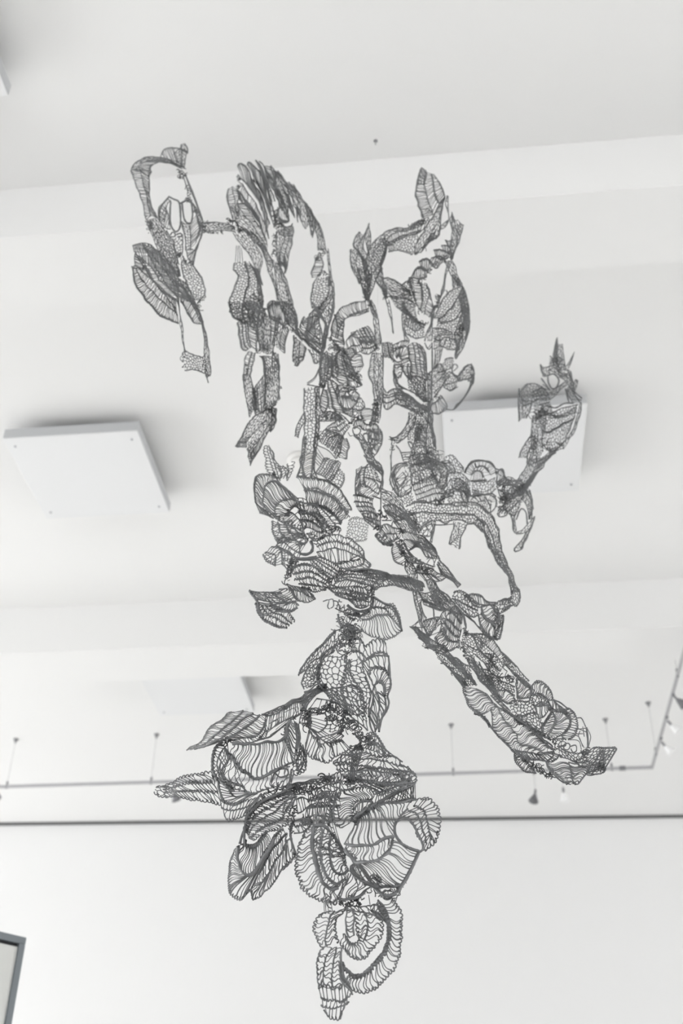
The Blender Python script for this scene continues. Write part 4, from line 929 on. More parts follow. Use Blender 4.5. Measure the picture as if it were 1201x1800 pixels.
# knotted body behind it
P('lace_knot', Y + .05, 1.5, 2.6, 'r r c1 r', "30,290 100,260 190,220 260,200/ 40,340 130,310 220,280 290,260/ 60,380 150,350 240,320 300,320/ 70,430 160,400 250,370 320,370/ 80,460 180,450 280,430 350,400", cu=.3, sl=.6, sc=1, bul=-.05)
P('lace_knot', Y + .1, 1.4, 3.2, 'l3 m4 m4', "0,20 10,120 20,220 30,290/ 80,10 90,110 110,200 130,270/ 200,20 210,120 230,200 260,260/ 310,70 360,150 350,240 300,330", sc=1, bul=-.06)
P('lace_knot', Y + .1, 1.4, 2.8, 'r', "260,60 320,80 370,150 360,240 310,330/ 220,90 260,120 300,170 290,240 260,300", sl=2, sc=1)
P('lace_knot', Y + .12, 1.4, 3.4, 'c2', "0,10 70,0 150,-20 220,-30/ 20,180 100,150 190,120 280,90", sl=1.2, sc=0)
T('knot_core', Y + .1, 1.5, "20,20 100,60 200,20 260,60", 16, 90, mat=M_LACE)
T('knot_core', Y + .08, 1.5, "60,230 140,200 230,160 290,200", 13, 60, mat=M_LACE)
T('joining_knots', Y + .05, 1.6, "240,430 300,470 330,390 400,350", 8, 110)
T('joining_knots', Y, 1.6, "0,600 40,650 80,690", 6, 80)
# shells and bubbles to the right of the knot
Y = 2.65
P('lace_shell', Y, 1.3, 5, 'm4', "330,40 400,10 460,50 520,120/ 360,130 420,170 470,170 520,150", sc=1, jit=.4)
P('lace_shell', Y, 1.3, 2.4, 'r', "310,60 360,90 400,140 430,180/ 370,50 400,90 430,130 440,160", sc=1)
P('lace_shell', Y, 1.2, 2.6, 'r c1 c1', "w=1.6 530,170 560,110 620,65 700,55 770,75 820,120 830,180/ 590,190 630,120 690,100 750,130 780,190/ 600,190 640,150 690,165 710,210/ 580,250 640,240 690,240 740,240", sc=1, bul=-.04)
P('lace_shell', Y + .02, 1.2, 2.6, 'm3 r', "600,260 680,265 760,250 820,220/ 600,330 680,350 760,330 820,280/ 620,390 700,380 770,370 830,320", sc=1)
L('lace_rim', Y, 2.0, "w=1.6 535,170 560,110 620,65 700,55 770,75 820,120/ w=1.8 590,250 650,245 740,240/ w=1.3 600,190 620,150 690,165 710,215/ w=1.6 630,80 640,120 700,105 760,160/ w=1.8 590,395 650,370 720,380 790,370 830,400/ w=1.4 400,290 430,320 470,340 490,300/ 490,230 560,290 590,390/ w=1.4 820,130 860,140 890,150 920,210/ 850,180 880,200/ w=1.3 830,170 880,140 910,170 900,210/ w=2 840,290 910,280/ 910,280 915,400/ 840,300 870,400")
P('lace_shell', Y + .01, 1.3, 3, 'm3', "380,180 450,170 520,190 580,250/ 420,320 480,340 540,360 590,380", sc=1, jit=.4)
P('lace_shell', Y, 1.3, 2.8, 'l5 m2', "420,230 480,230 540,290 580,400/ 440,320 500,340 540,400 560,470/ 480,350 500,400 520,450 530,480", sc=1)
P('lace_shell', Y - .02, 1.4, 4, 'm3', "330,330 390,240 410,250 415,330/ 320,400 370,400 410,380 430,340", sc=1)
P('lace_shell', Y - .02, 1.4, 3.4, 'm3', "360,410 420,350 490,350 500,400/ 380,470 440,480 500,480 560,490", sc=1, jit=.4)
P('lace_shell', Y, 1.2, 2.8, 'r m2', "590,440 640,400 720,380 800,390 840,440/ 640,460 700,440 750,430 790,450/ 680,490 720,510 760,550 780,530", sc=1)
L('lace_rim', Y, 1.8, "w=1.4 720,400 760,460 780,530 765,560/ 680,390 680,430 740,450/ 830,430 840,480 790,540/ w=1.3 790,390 830,430 820,510 780,550")
T('joining_knots', Y, 1.5, "600,390 650,380 660,350", 6, 50)
T('joining_knots', Y, 1.5, "850,290 910,280", 5, 30)
T('joining_knots', Y, 1.5, "880,310 900,420 880,460", 8, 70)
P('lace_shell', Y, 1.4, 2.6, 'r', "840,180 870,140 900,150 910,210/ 830,260 870,250 900,250", sc=1)
P('lace_branch', Y + .02, 1.4, 2, 'l6', "910,210 960,240 1030,250 1080,250/ 910,290 970,290 1030,300 1080,310", sc=1)
L('lace_rim', Y, 1.8, "w=1.6 845,560 860,590 900,590 940,570 930,540/ w=1.5 850,540 870,510 900,480 910,510 890,550")
P('lace_shell', Y, 1.3, 2.6, 'm4', "920,380 980,370 1050,330 1130,340/ 900,500 950,560 1010,580 1040,540", sc=1, jit=.4)
T('joining_knots', Y, 1.4, "870,560 890,500 930,560", 5, 50)
# drooping bits under the arm
P('lace_drop', 2.6, 1.3, 2.6, 'l3 m2', "430,640 420,720 380,850/ 480,650 470,720 460,780 390,860/ 560,650 530,720 490,790 475,900", sc=1)
L('lace_rim', 2.6, 1.6, "w=1.4 250,670 330,670 430,660/ 230,640 240,690 205,810/ 380,855 440,820 480,770/ w=1.4 475,900 490,800 540,700/ 90,750 140,690 190,680/ 120,770 170,710/ 160,680 210,760")
P('lace_drop', 2.6, 1.3, 2.4, 'l6', "215,630 220,720 200,830/ 250,630 240,720 215,840", sc=0)
P('lace_drop', 2.6, 1.3, 4, 'm3', "90,740 130,690 180,670 220,650/ 100,770 150,780 200,760 220,720", sc=1)

# ------------------------------------------------------------ trunk between the arms
V(660, 600, 7.5)
Y = 2.48
P('lace_trunk', Y, 1.5, 3, 'c3 c3', "90,20 95,80 100,140 130,210/ 150,10 160,80 170,150 200,220/ 210,20 220,80 230,150 230,270", sc=1, jit=.35)
P('lace_trunk', Y, 1.5, 2.6, 'r', "220,60 290,30 370,0 440,20/ 240,130 310,90 370,80", sc=1)
P('lace_trunk', Y, 1.5, 2.4, 'r', "280,220 300,190 330,200 340,240/ 215,120 300,90 400,70 440,150 430,230", sl=.5, cu=.4, sc=1)
P('lace_trunk', Y, 1.5, 2.3, 'r r', "240,230 280,270 340,260 440,210/ 255,310 310,310 370,290 460,250", sc=0)
P('lace_trunk', Y - .02, 1.5, 2.4, 'r', "255,310 250,380 260,440 300,490/ 350,310 345,380 340,440 330,480", cu=.8, sc=1)
P('lace_trunk', Y, 1.5, 2.4, 'c2', "380,310 370,370 390,430 430,490/ 460,280 450,360 460,440 480,520", sl=1, sc=1)
P('lace_trunk', Y - .03, 1.5, 1.9, 'r r r r', "440,50 450,150 470,280 490,420/ 490,20 510,120 530,260 560,440/ 540,20 560,120 590,260 620,450/ 580,40 610,130 640,250 650,470/ 620,70 650,160 665,280 670,500", sl=.5, sc=1, bul=-.05)
P('lace_trunk', Y, 1.5, 2.2, 'm4', "430,490 480,470 560,470 680,520/ 430,640 510,680 600,750 680,790", sl=1, sc=1)
P('lace_trunk', Y, 1.4, 1.8, 'l8', "480,430 480,540 540,680 640,800/ 670,470 660,600 670,720 690,800", sc=0)
P('lace_trunk', Y - .02, 1.5, 2.6, 'c2', "240,390 240,470 260,560 290,620/ 290,500 300,550 340,590 420,640", sc=1)
P('lace_trunk', Y - .02, 1.5, 3, 'c2 c2', "110,640 150,680 190,660 260,640 350,640/ 100,730 160,740 220,720 300,700 420,720/ 110,850 160,880 210,860 280,820 400,870", sc=1.5)
P('lace_trunk', Y - .02, 1.5, 2.8, 'm3', "290,640 370,690 440,720 480,780/ 250,700 290,810 360,840 440,860", sc=1)
P('lace_trunk', Y - .02, 1.4, 2, 'l6 l5', "270,610 380,680 480,740 600,820 690,860/ 400,830 480,840 580,880 690,940/ 380,870 470,910 560,950 600,1000", sc=0)
P('lace_trunk', Y - .01, 1.4, 1.8, 'l6', "580,830 590,920 640,1000 700,1080/ 690,820 700,900 700,1000 710,1100", sc=0)
L('trunk_rod', Y - .05, 1.6, "688,560 690,800 695,1060/ 740,430 735,700 720,920 735,1160/ w=2 745,20 750,150 750,390/ w=1.5 650,20 700,110 745,60/ 660,40 690,90 730,40")
P('lace_trunk', Y, 1.4, 1.9, 'l7', "690,420 695,700 710,950 740,1180 780,1400/ 750,380 748,700 745,950 770,1180 800,1390", sc=0)
P('lace_trunk', Y + .02, 1.4, 2, 'l7', "450,940 430,1060 380,1170 300,1250 210,1280/ 540,950 520,1080 470,1170 380,1270 280,1340", sc=1)
P('lace_trunk', Y + .02, 1.3, 2, 'm4 l6', "500,1010 480,1100 430,1200 430,1300/ 600,1010 570,1120 540,1250 500,1360/ 690,1060 680,1180 670,1300 680,1430", sc=0)
P('lace_trunk', Y - .01, 1.3, 1.8, 'l8', "540,1080 530,1200 520,1300 500,1400/ 760,1100 760,1200 780,1300 800,1420", sc=0)
P('lace_trunk', Y - .02, 1.3, 1.8, 'c2', "540,1130 520,1230 540,1330 590,1330/ 620,1120 590,1200 580,1270 600,1290", sc=1)
P('lace_trunk', Y, 1.4, 2.2, 'm5', "470,1400 600,1380 720,1400 830,1450/ 440,1600 560,1640 700,1680 880,1700", sc=0)
T('knot_core', Y, 1.5, "500,1450 600,1480 700,1440 820,1520", 12, 90, mat=M_LACE)
T('knot_core', Y, 1.5, "470,1600 600,1580 720,1600 850,1620", 14, 90, mat=M_LACE)
T('joining_knots', Y - .02, 1.6, "400,860 480,900 560,940 590,990", 4, 70)
T('joining_knots', Y - .02, 1.5, "570,1070 590,1130", 4, 30)
T('joining_knots', Y - .02, 1.5, "660,1440 700,1470", 4, 40)
T('joining_knots', Y, 1.5, "480,1480 530,1480", 4, 30)
T('joining_knots', Y - .02, 1.5, "650,740 690,790", 5, 30)
T('joining_knots', Y, 1.5, "190,1260 240,1300 230,1380 210,1440", 4, 60)
L('lace_rim', Y, 1.8, "w=1.4 225,1380 210,1500 205,1680 215,1800/ w=1.3 270,1370 330,1450 370,1580/ w=1.6 330,1470 480,1460/ 350,1500 460,1480/ 360,1530 450,1520/ 375,1560 440,1550/ w=1.4 380,1590 440,1590/ w=1.3 440,1320 490,1360 480,1420 450,1380 430,1320/ w=1.4 700,1420 720,1400")
P('lace_trunk', Y + .02, 1.4, 3.4, 'c2', "220,1690 270,1640 340,1610 420,1600/ 240,1800 290,1720 350,1650 430,1640", sc=1)
V(600, 800, 6.005)
P('lace_trunk', Y + .02, 1.4, 3.4, 'c2', "540,190 540,260 570,340 600,420/ 580,120 560,180 580,260 620,340", sc=1)
P('lace_trunk', Y + .02, 1.4, 4, 'r m2', "590,240 590,320 600,400 620,450/ 650,180 680,240 640,330 620,440/ 710,130 740,230 740,320 700,420", sc=1, jit=.4)
L('lace_rim', Y, 1.8, "w=1.4 520,0 530,130 515,260 540,340 600,430/ 600,400 670,320 720,260/ 610,340 700,220/ 640,420 740,340/ w=1.5 540,190 580,120 620,90 690,90")
P('lace_trunk', Y, 1.4, 2.4, 'm3', "620,450 680,420 740,380/ 680,540 730,520 770,480", sc=1)
T('joining_knots', Y, 1.5, "520,270 540,340 600,440", 3, 50)

# ------------------------------------------------------------ left column between the arms: nets and fans
V(540, 620, 7.5)
Y = 2.34
P('lace_net', Y, 1.6, 3.6, 'c4 c4 c3', "140,1160 200,1060 250,1010 330,1040/ 230,1220 280,1140 350,1090 420,1060/ 330,1290 380,1200 410,1130 470,1100/ 390,1390 430,1290 450,1200 480,1110", sc=1, jit=.3)
P('lace_net', Y, 1.6, 3.2, 'r', "430,1380 450,1290 460,1200 470,1110/ 500,1400 520,1300 540,1220 510,1130", cu=.3, sc=2)
P('lace_net', Y, 1.6, 3.4, 'c3', "240,1010 300,960 400,910 480,880/ 260,1040 360,1050 460,1080 560,970", sc=1, jit=.4)
P('lace_net', Y, 1.6, 3.6, 'c4 c3', "130,1590 180,1500 230,1400 270,1390/ 230,1630 290,1560 340,1460 400,1420/ 290,1700 350,1620 400,1530 440,1450", sc=1.5, jit=.3)
P('lace_net', Y, 1.6, 3.8, 'm3', "290,1690 350,1640 420,1560 440,1540/ 390,1780 430,1760 470,1680 480,1590", sc=2, jit=.3)
L('joining_strand', Y + .02, 1.4, "120,1240 240,1420/ 105,1290 220,1430/ 100,1330 200,1440/ 95,1380 180,1470/ 90,1420 160,1490/ w=1.4 130,1220 280,1290 380,1400/ w=1.6 130,1600 200,1620 300,1700/ w=1.6 60,1620 200,1680 300,1720 400,1790")
# column with cells
P('lace_column', Y + .02, 1.6, 3.4, 'm4', "-30,470 -40,600 -30,760 -20,900/ 130,450 120,600 120,750 110,900", sc=1, jit=.3)
P('lace_column', Y + .02, 1.6, 3.6, 'm3', "-20,900 -30,1060 -40,1200 -50,1330/ 110,900 100,1060 90,1200 80,1330", sc=1, jit=.3)
P('lace_column', Y + .02, 1.6, 3.4, 'r', "-60,1330 -70,1450 -60,1560 -50,1660/ 80,1330 70,1450 60,1560 50,1650", sl=-1, cu=.3, sc=1)
P('lace_column', Y, 1.5, 2.2, 'l5', "100,460 110,700 110,1000 90,1300 60,1560 60,1660/ 160,440 170,700 160,1000 130,1250 90,1500 130,1640", sc=0)
T('joining_knots', Y, 1.6, "150,1000 140,1130 110,1250", 5, 80)
T('joining_knots', Y, 1.6, "170,400 200,450 230,420", 5, 60)
P('lace_column', Y + .03, 1.6, 3, 'm2', "-120,1650 -100,1560 -80,1400 -60,1240 -40,1100/ -40,1640 -60,1520 -50,1400 -30,1240 -20,1100", sc=1)
P('lace_column', Y + .03, 1.5, 3, 'm2', "-160,1100 -130,980 -70,860 -40,800/ -120,1120 -90,1000 -40,920 -20,880", sc=1)
# leaf-like strips above
P('lace_strip', Y, 1.6, 2.6, 'r r', "240,0 190,120 165,240 170,340 190,400/ 245,20 235,140 230,260 215,390/ 300,40 320,160 310,280 270,370 230,400", sl=.4, sc=1)
P('lace_strip', Y, 1.6, 2.6, 'r', "210,480 180,600 185,720 200,790/ 240,490 270,600 270,700 210,800", sl=1, sc=1)
P('lace_strip', Y, 1.6, 2.7, 'r r', "270,370 290,480 320,580 350,690 380,780/ 300,350 340,440 380,540 420,660 500,800/ 330,360 380,420 410,500 430,600 470,720", sl=.8, cu=.3, sc=1)
P('lace_strip', Y, 1.5, 2.4, 'r', "260,490 270,580 280,680 300,740/ 290,480 310,580 330,680 330,740", sc=1)
P('lace_strip', Y - .01, 1.6, 3, 'r r r', "330,0 320,120 330,240 340,330/ 390,10 400,110 400,230 390,330 430,400/ 450,0 470,120 500,240 530,370 550,440/ 460,-20 520,120 570,240 590,330", sl=.8, cu=.3, sc=1)
P('lace_strip', Y - .01, 1.6, 3, 'r', "470,-60 520,0 570,90 600,190/ 600,-60 640,20 700,40 730,180", cu=.3, sc=1)
P('lace_strip', Y - .01, 1.6, 3.2, 'r', "590,190 640,190 690,185 735,180/ 580,260 620,270 660,260 690,250", sc=0)
P('lace_strip', Y - .01, 1.6, 3.2, 'r', "530,350 580,380 640,360 690,320/ 560,440 620,460 680,440 725,420", sc=1)
T('rosette', Y - .02, 1.6, "580,290 620,270 660,300 680,320 630,340", 6, 130, mat=M_LACE)
T('joining_knots', Y, 1.6, "500,430 550,480 620,480", 6, 70)
P('lace_shell', Y - .02, 1.5, 2.4, 'r', "w=2 450,580 500,580 550,580 580,560/ 450,720 500,750 580,740 650,660 690,580", cu=.3, sc=1)
P('lace_shell', Y - .01, 1.5, 2.4, 'r', "590,530 640,520 690,570/ 560,580 600,620 660,640", sc=1)
P('lace_shell', Y, 1.5, 2.8, 'r r', "500,560 510,510 540,520 560,570/ 400,620 410,540 450,480 500,460/ 400,560 380,500 410,440 480,430", sc=1)
P('lace_shell', Y, 1.5, 3, 'm2 m2', "650,660 690,610 740,660 760,720/ 640,740 690,760 730,740/ 600,700 610,820 650,850 710,820", sc=1)
P('lace_shell', Y, 1.5, 3, 'r', "750,720 720,770 720,830 750,890/ 760,730 820,740 870,770 870,830 840,890", sc=1)
P('lace_shell', Y, 1.5, 2.6, 'm3', "470,720 530,740 590,740 620,760/ 500,800 550,820 600,850 640,850", sc=1)
P('lace_strip', Y, 1.4, 2, 'l6', "170,800 260,770 360,790 460,850/ 160,900 250,900 350,900 470,870", sc=0)
T('joining_knots', Y, 1.5, "230,820 350,840 450,860", 9, 120, mat=M_LACE)
L('lace_rim', Y, 1.6, "w=1.5 420,800 480,840 560,920 600,930/ w=1.4 600,1000 640,980 700,1010 700,1050 650,1090 610,1060 600,1010/ 540,1050 570,1100 600,1090/ w=1.5 0,400 60,360 110,310 150,220/ 0,420 70,375 120,320 155,240/ w=1.4 0,420 160,450")
P('lace_twist', Y, 1.6, 2.6, 'r', "610,960 650,900 720,900 780,960/ 620,1000 680,960 730,1000 770,1020", sc=1)
P('lace_twist', Y, 1.6, 2.6, 'c3', "810,950 850,940 920,960 960,1050/ 800,1130 850,1200 900,1210 960,1170", sl=.8, sc=1)
P('lace_twist', Y - .01, 1.6, 2.6, 'r', "870,1000 900,1080 900,1180 890,1280/ 950,1000 985,1080 970,1200 920,1310", sc=1)
P('lace_twist', Y - .02, 1.5, 2, 'l6', "620,1080 700,1180 750,1300 800,1420 880,1490 960,1540/ 700,1070 770,1190 830,1300 870,1380 940,1460 990,1560", sc=1)
P('lace_twist', Y - .02, 1.5, 2, 'l4', "780,1000 800,1100 820,1220 840,1330/ 830,1000 840,1100 870,1230 870,1340", sc=0)
P('lace_twist', Y - .02, 1.5, 2, 'l5', "950,1520 985,1600 975,1700 950,1790/ 995,1540 1000,1620 1000,1720 990,1800", sc=0)
L('lace_rim', Y - .02, 1.8, "w=1.8 740,1080 780,1060 810,1100 800,1190 760,1150 735,1090/ w=1.5 930,960 975,1060 990,1160 940,1290 870,1380")
T('joining_knots', Y, 1.6, "870,650 930,660 900,720 920,800 880,900", 6, 130)
T('joining_knots', Y, 1.6, "560,960 600,900 650,860 720,870 800,940 900,920", 5, 110)
T('joining_knots', Y, 1.6, "830,1230 860,1340 800,1300", 5, 50)
P('lace_strip', Y, 1.5, 2.4, 'm2 l3', "880,660 870,760 860,860 830,940/ 920,700 910,800 900,900/ 990,660 970,760 960,860 940,930", sc=0)
P('lace_strip', Y - .02, 1.5, 2.4, 'r l3 l3', "860,10 835,150 830,300 860,400 900,600 920,660/ 890,0 890,150 890,300 890,420 940,640/ 920,0 930,200 930,400 960,660/ 995,0 1000,200 995,400 1000,660", sc=1)

# ------------------------------------------------------------ hook-shaped ribbon and nets at the top of the middle column
V(550, 520, 4.003)
Y = 2.36
P('lace_hook', Y, 1.5, 2.5, 'r', "370,35 300,45 230,70 180,110 145,170 130,240 135,310/ 385,105 320,125 265,140 225,170 215,220 215,300 220,340", sl=.6, arc=.4, sc=1)
P('lace_hook', Y - .01, 1.5, 2.5, 'r', "150,130 165,180 170,230 160,290/ 225,165 200,210 185,250 175,300", sc=0)
P('lace_hook', Y, 1.5, 2.6, 'r', "135,310 160,340 190,370/ 215,320 222,345 210,380", sc=0)
P('lace_hook', Y, 1.5, 2.2, 'l3', "255,135 310,115 390,90/ 260,145 320,135 395,108", sc=0)
T('joining_knots', Y, 1.5, "375,20 395,50 395,90", 4, 60)
P('lace_strip', Y + .02, 1.4, 1.9, 'l7 l4', "395,20 415,110 430,200 440,300 450,360/ 405,40 440,120 460,190 470,280 475,340/ 410,30 440,100 465,180 478,290 470,350", sc=0)
P('lace_net', Y, 1.6, 3, 'r c2 c2', "270,260 290,290 320,300 340,330/ 310,240 340,290 360,320 400,350/ 350,225 380,280 400,310 430,330/ 380,215 410,250 430,300 440,340", sl=.5, sc=1, jit=.3)
P('lace_net', Y, 1.6, 3, 'r r', "235,320 250,300 270,280 300,260/ 240,380 280,350 320,350 345,340/ 265,440 310,400 340,390 350,380", sl=.4, sc=1)
P('lace_net', Y, 1.6, 3, 'c3', "330,290 380,290 420,290 440,300/ 345,400 390,405 420,390 440,370", sl=.6, sc=1)
P('lace_net', Y, 1.5, 2.6, 'r', "60,420 55,480 60,560 70,610/ 95,390 100,450 100,540 90,610", sc=1)
P('lace_net', Y, 1.5, 2.6, 'r', "105,400 110,470 105,560 95,610/ 130,410 135,480 130,550 120,600", sc=0)
P('lace_net', Y, 1.6, 2.8, 'r r r', "135,420 140,480 135,540 140,580/ 200,370 170,420 160,480 165,540/ 210,380 220,450 240,520 265,580/ 240,410 260,470 300,540 340,630", sl=.6, sc=0)
T('joining_knots', Y, 1.5, "120,290 150,350 180,390 100,350", 6, 110)
T('joining_knots', Y, 1.5, "440,340 450,380 420,400", 5, 60)

# ------------------------------------------------------------ fan and drooping bits left of it
V(380, 530, 5.004)
Y = 2.34
P('lace_fan', Y, 1.6, 2.6, 'r r r', "820,110 860,80 890,60 905,30/ 810,150 850,130 880,130 910,150/ 790,310 830,250 860,200 870,170/ 930,430 910,330 915,230 900,140", sc=0)
P('lace_fan', Y, 1.6, 2.6, 'r r r', "775,135 755,180 735,230/ 810,160 800,220 780,280/ 860,200 870,270 850,330 810,330/ 900,150 925,250 930,330 920,380", cu=.3, sc=1, arc=.3)
P('lace_fan', Y, 1.6, 2.6, 'r', "720,240 770,300 820,360 900,430/ 790,300 830,350 880,360 930,370", sc=1)
P('lace_fan', Y, 1.5, 2, 'l6', "690,270 760,340 830,410 910,470/ 740,260 820,360 880,420 930,460", sc=0)
P('lace_fan', Y, 1.5, 2.6, 'l3', "820,420 850,480 865,540 890,545/ 930,440 920,490 910,530", sc=1)
P('lace_band', Y, 1.5, 1.9, 'l6 l4', "835,0 890,110 950,200 940,330 920,480 905,620/ 920,90 960,180 980,260 960,380 930,500/ 1020,0 1015,120 990,200 980,300", sc=0)
L('lace_rim', Y, 1.7, "w=1.6 1030,-30 1030,60 1015,150 985,230/ 900,110 950,60 1005,10/ 910,130 950,150 1000,110")
P('lace_wisp', Y + .03, 1.4, 2.4, 'l3 r', "690,300 685,400 680,530/ 740,350 735,430 720,560/ 785,400 770,480 760,520", sc=1.5)
P('lace_wisp', Y + .03, 1.4, 2.6, 'l3', "690,500 720,490 780,480/ 690,555 720,560 735,540", sc=1)
P('lace_band', Y + .03, 1.4, 1.7, 'l9 l5', "550,0 590,80 640,200 690,260 760,350/ 620,0 670,90 700,170 715,240/ 660,0 700,100 715,200 710,260", sc=0)
T('joining_knots', Y + .02, 1.5, "620,160 650,240 690,270", 4, 60)
# lower hanging sprays
Y = 2.42
P('lace_spray', Y, 1.5, 2.8, 'm3 c2 c2', "125,0 130,60 160,140 200,170/ 240,0 230,80 240,150 270,200/ 330,60 320,120 340,180 330,240/ 420,100 400,160 390,210 370,230", sc=2, jit=.35)
P('lace_spray', Y, 1.5, 2.6, 'c3 r', "200,180 210,300 230,400 270,430/ 270,170 280,260 290,340 310,400/ 350,200 350,280 350,340 350,430", sl=.5, sc=2)
P('lace_spray', Y, 1.4, 2.0, 'l5 l6 r', "350,200 370,280 370,350 390,430/ 420,100 430,200 420,320 430,420/ 480,130 480,220 480,320 470,430/ 560,150 540,250 520,350 500,440", sc=0)
P('lace_spray', Y, 1.5, 2.5, 'r', "450,50 500,20 550,20 600,60/ 460,130 500,160 560,190 610,240", sl=.5, sc=1)
P('lace_spray', Y, 1.4, 2.2, 'l4 r', "530,150 520,260 500,380/ 600,180 570,300 560,420/ 635,240 610,340 595,450", sc=1.5)
P('lace_spray', Y, 1.4, 2.2, 'l6', "240,0 300,60 380,110 440,60/ 330,0 380,40 410,60 430,70", sc=0)
P('lace_spray', Y, 1.4, 1.8, 'l6 r', "380,480 440,480 500,500 550,560/ 400,490 420,580 430,680 440,800/ 430,570 430,700 440,820 430,900", sc=0)
T('joining_knots', Y, 1.5, "350,440 420,430 470,440 550,470", 5, 100)
P('lace_stalk', Y, 1.4, 2.6, 'c2', "290,440 260,500 250,570 245,650/ 340,450 320,530 310,600 290,660", sc=1)
P('lace_stalk', Y, 1.3, 1.7, 'l5 r', "240,640 260,760 270,880 300,1010/ 300,640 320,750 320,850 330,950/ 330,760 350,850 350,950 345,1000", sc=1)
P('lace_stalk', Y, 1.5, 3.4, 'r', "320,800 370,720 420,650/ 340,980 390,960 430,930", sl=.2, sc=1)
P('lace_stalk', Y, 1.5, 3.4, 'r', "360,760 360,830 355,900 370,960/ 430,680 430,780 420,860 420,930", sc=0)
P('lace_stalk', Y - .01, 1.3, 1.7, 'l8 r', "430,600 450,700 430,820 440,940/ 540,560 550,700 545,830 500,920/ 510,480 550,560 555,700 560,860", sc=1)
P('lace_stalk', Y, 1.4, 2.2, 'm2', "500,430 495,520 500,600/ 545,470 550,560 545,640", sc=1)
L('lace_rim', Y, 1.6, "w=1.4 550,760 575,745 575,765 555,765/ w=1.6 240,640 245,760/ w=1.4 560,850 545,870")
P('lace_stalk', Y, 1.3, 1.7, 'l7 l4 r', "440,940 350,1010 280,1100 175,1275/ 480,940 430,1040 330,1160 250,1270/ 490,930 490,1040 420,1150 300,1350/ 520,940 520,1040 470,1130 300,1430", sc=1.5)
P('lace_stalk', Y, 1.4, 2.2, 'l3', "490,930 490,1010 490,1070 470,1130/ 525,940 520,1020 510,1100 475,1145", sc=1)
P('lace_stalk', Y, 1.3, 2.4, 'm2', "180,1270 210,1240 260,1240/ 180,1280 230,1275 270,1275", sc=1)
P('lace_stalk', Y, 1.3, 1.8, 'l4', "285,1250 280,1350 300,1440/ 380,1200 350,1300 320,1400", sc=0)
T('joining_knots', Y, 1.4, "440,930 480,940 530,880", 4, 70)
T('joining_knots', Y, 1.4, "340,780 350,880 360,960", 4, 60)
T('joining_knots', Y, 1.4, "260,560 270,620 250,700", 3, 50)
T('joining_knots', Y, 1.4, "285,1350 310,1370", 3, 20)
T('joining_knots', Y, 1.4, "475,1080 490,1120", 4, 30)

# ------------------------------------------------------------ the great ribbed wing, upper middle left
V(380, 270, 5.004)
Y = 2.3
W = 'lace_wing'
P(W, Y, 1.3, 1.9, 'r r', "w=1.6 190,110 210,90 250,110 300,190 350,290 400,390 440,520 470,620/ 230,230 300,310 360,390 400,480 430,600 440,680/ w=1.4 195,190 240,240 320,340 380,440 420,560 460,740", sl=2, sc=1, bul=-.04)
P(W, Y, 1.3, 1.9, 'r r', "w=1.6 275,100 290,78 330,100 380,170 420,260 450,380 500,480/ 320,180 380,260 420,340 450,430 480,520/ w=1.4 330,230 400,330 440,450 490,560 510,650", sl=2, sc=1, bul=-.04)
P(W, Y + .01, 1.3, 1.9, 'r r', "w=1.6 350,65 380,90 420,160 450,240 480,320 520,420/ 390,160 430,240 460,320 490,420/ 400,190 440,290 470,400 510,520 520,640", sl=2, sc=1)
P(W, Y + .01, 1.3, 2.2, 'r r', "w=1.4 380,70 420,110 450,200 490,300 530,380 560,480/ 430,110 480,200 520,300 560,400 580,500/ w=1.4 480,105 510,170 530,280 580,380 620,480 640,590", sl=2.2, sc=1)
P(W, Y + .02, 1.3, 2.0, 'l5 r', "480,110 510,210 550,320 590,420 630,560/ 520,150 570,260 610,360 640,480/ 555,165 590,230 630,340 660,450 690,560", sl=2, sc=1)
P(W, Y + .02, 1.3, 2.2, 'r r', "w=1.4 550,160 600,240 650,360 690,460 720,600/ 620,250 660,320 690,430 720,520/ 640,250 690,330 720,440 740,570", sl=1.6, sc=1)
P(W, Y + .03, 1.2, 1.6, 'l8 l4', "640,250 690,330 740,450 740,560 790,660/ 700,300 760,400 800,500 820,620/ 680,270 760,390 830,500 850,600 845,730", sc=1)
P(W, Y + .03, 1.3, 2.2, 'r', "780,450 820,540 835,640 840,720/ 790,440 840,520 870,620 850,730", sl=1, sc=1)
P(W, Y + .03, 1.2, 1.6, 'l7', "830,490 870,620 890,740 900,850/ 870,560 920,660 950,760 960,850", sc=1)
P(W, Y, 1.3, 2.1, 'l4 r', "540,470 560,560 590,580 640,590/ 510,600 560,600 600,610 640,600/ 520,500 560,480 600,470", sc=0)
P(W, Y - .02, 1.2, 1.7, 'r r', "w=1.4 110,310 105,380 120,480 150,570/ 140,290 160,380 170,480 200,570/ 180,310 200,370 190,450 200,540", sl=.5, sc=1)
P(W, Y - .03, 1.2, 1.7, 'l6 r', "130,460 180,590 260,680 350,780 420,860/ 180,440 250,540 330,640 400,750 450,850/ 220,430 300,520 380,640 430,740 450,810", sl=3, sc=1, bul=-.03)
P(W, Y - .02, 1.3, 2, 'r r', "w=1.4 180,310 240,380 300,450 360,540 400,640/ 200,400 280,470 340,560 390,640 430,760/ 230,260 290,360 350,450 390,540 440,640", sl=2, sc=0)
P(W, Y - .02, 1.5, 2.8, 'r', "380,800 420,880 450,960 465,1040/ 410,800 450,870 490,960 485,1030", sl=.5, sc=1)
P(W, Y - .01, 1.2, 1.6, 'l7', "250,660 330,750 420,880 480,1000/ 300,680 400,790 460,880 500,960", sc=0)
P(W, Y, 1.2, 1.6, 'l9', "150,700 200,780 300,900 360,1040 400,1150/ 250,650 330,770 400,920 390,1040 410,1160", sc=0)
L('lace_rim', Y, 1.4, "180,810 170,950/ 195,810 190,950/ 208,810 210,950/ 222,830 235,960/ w=1.6 105,320 100,400 125,500 150,580")
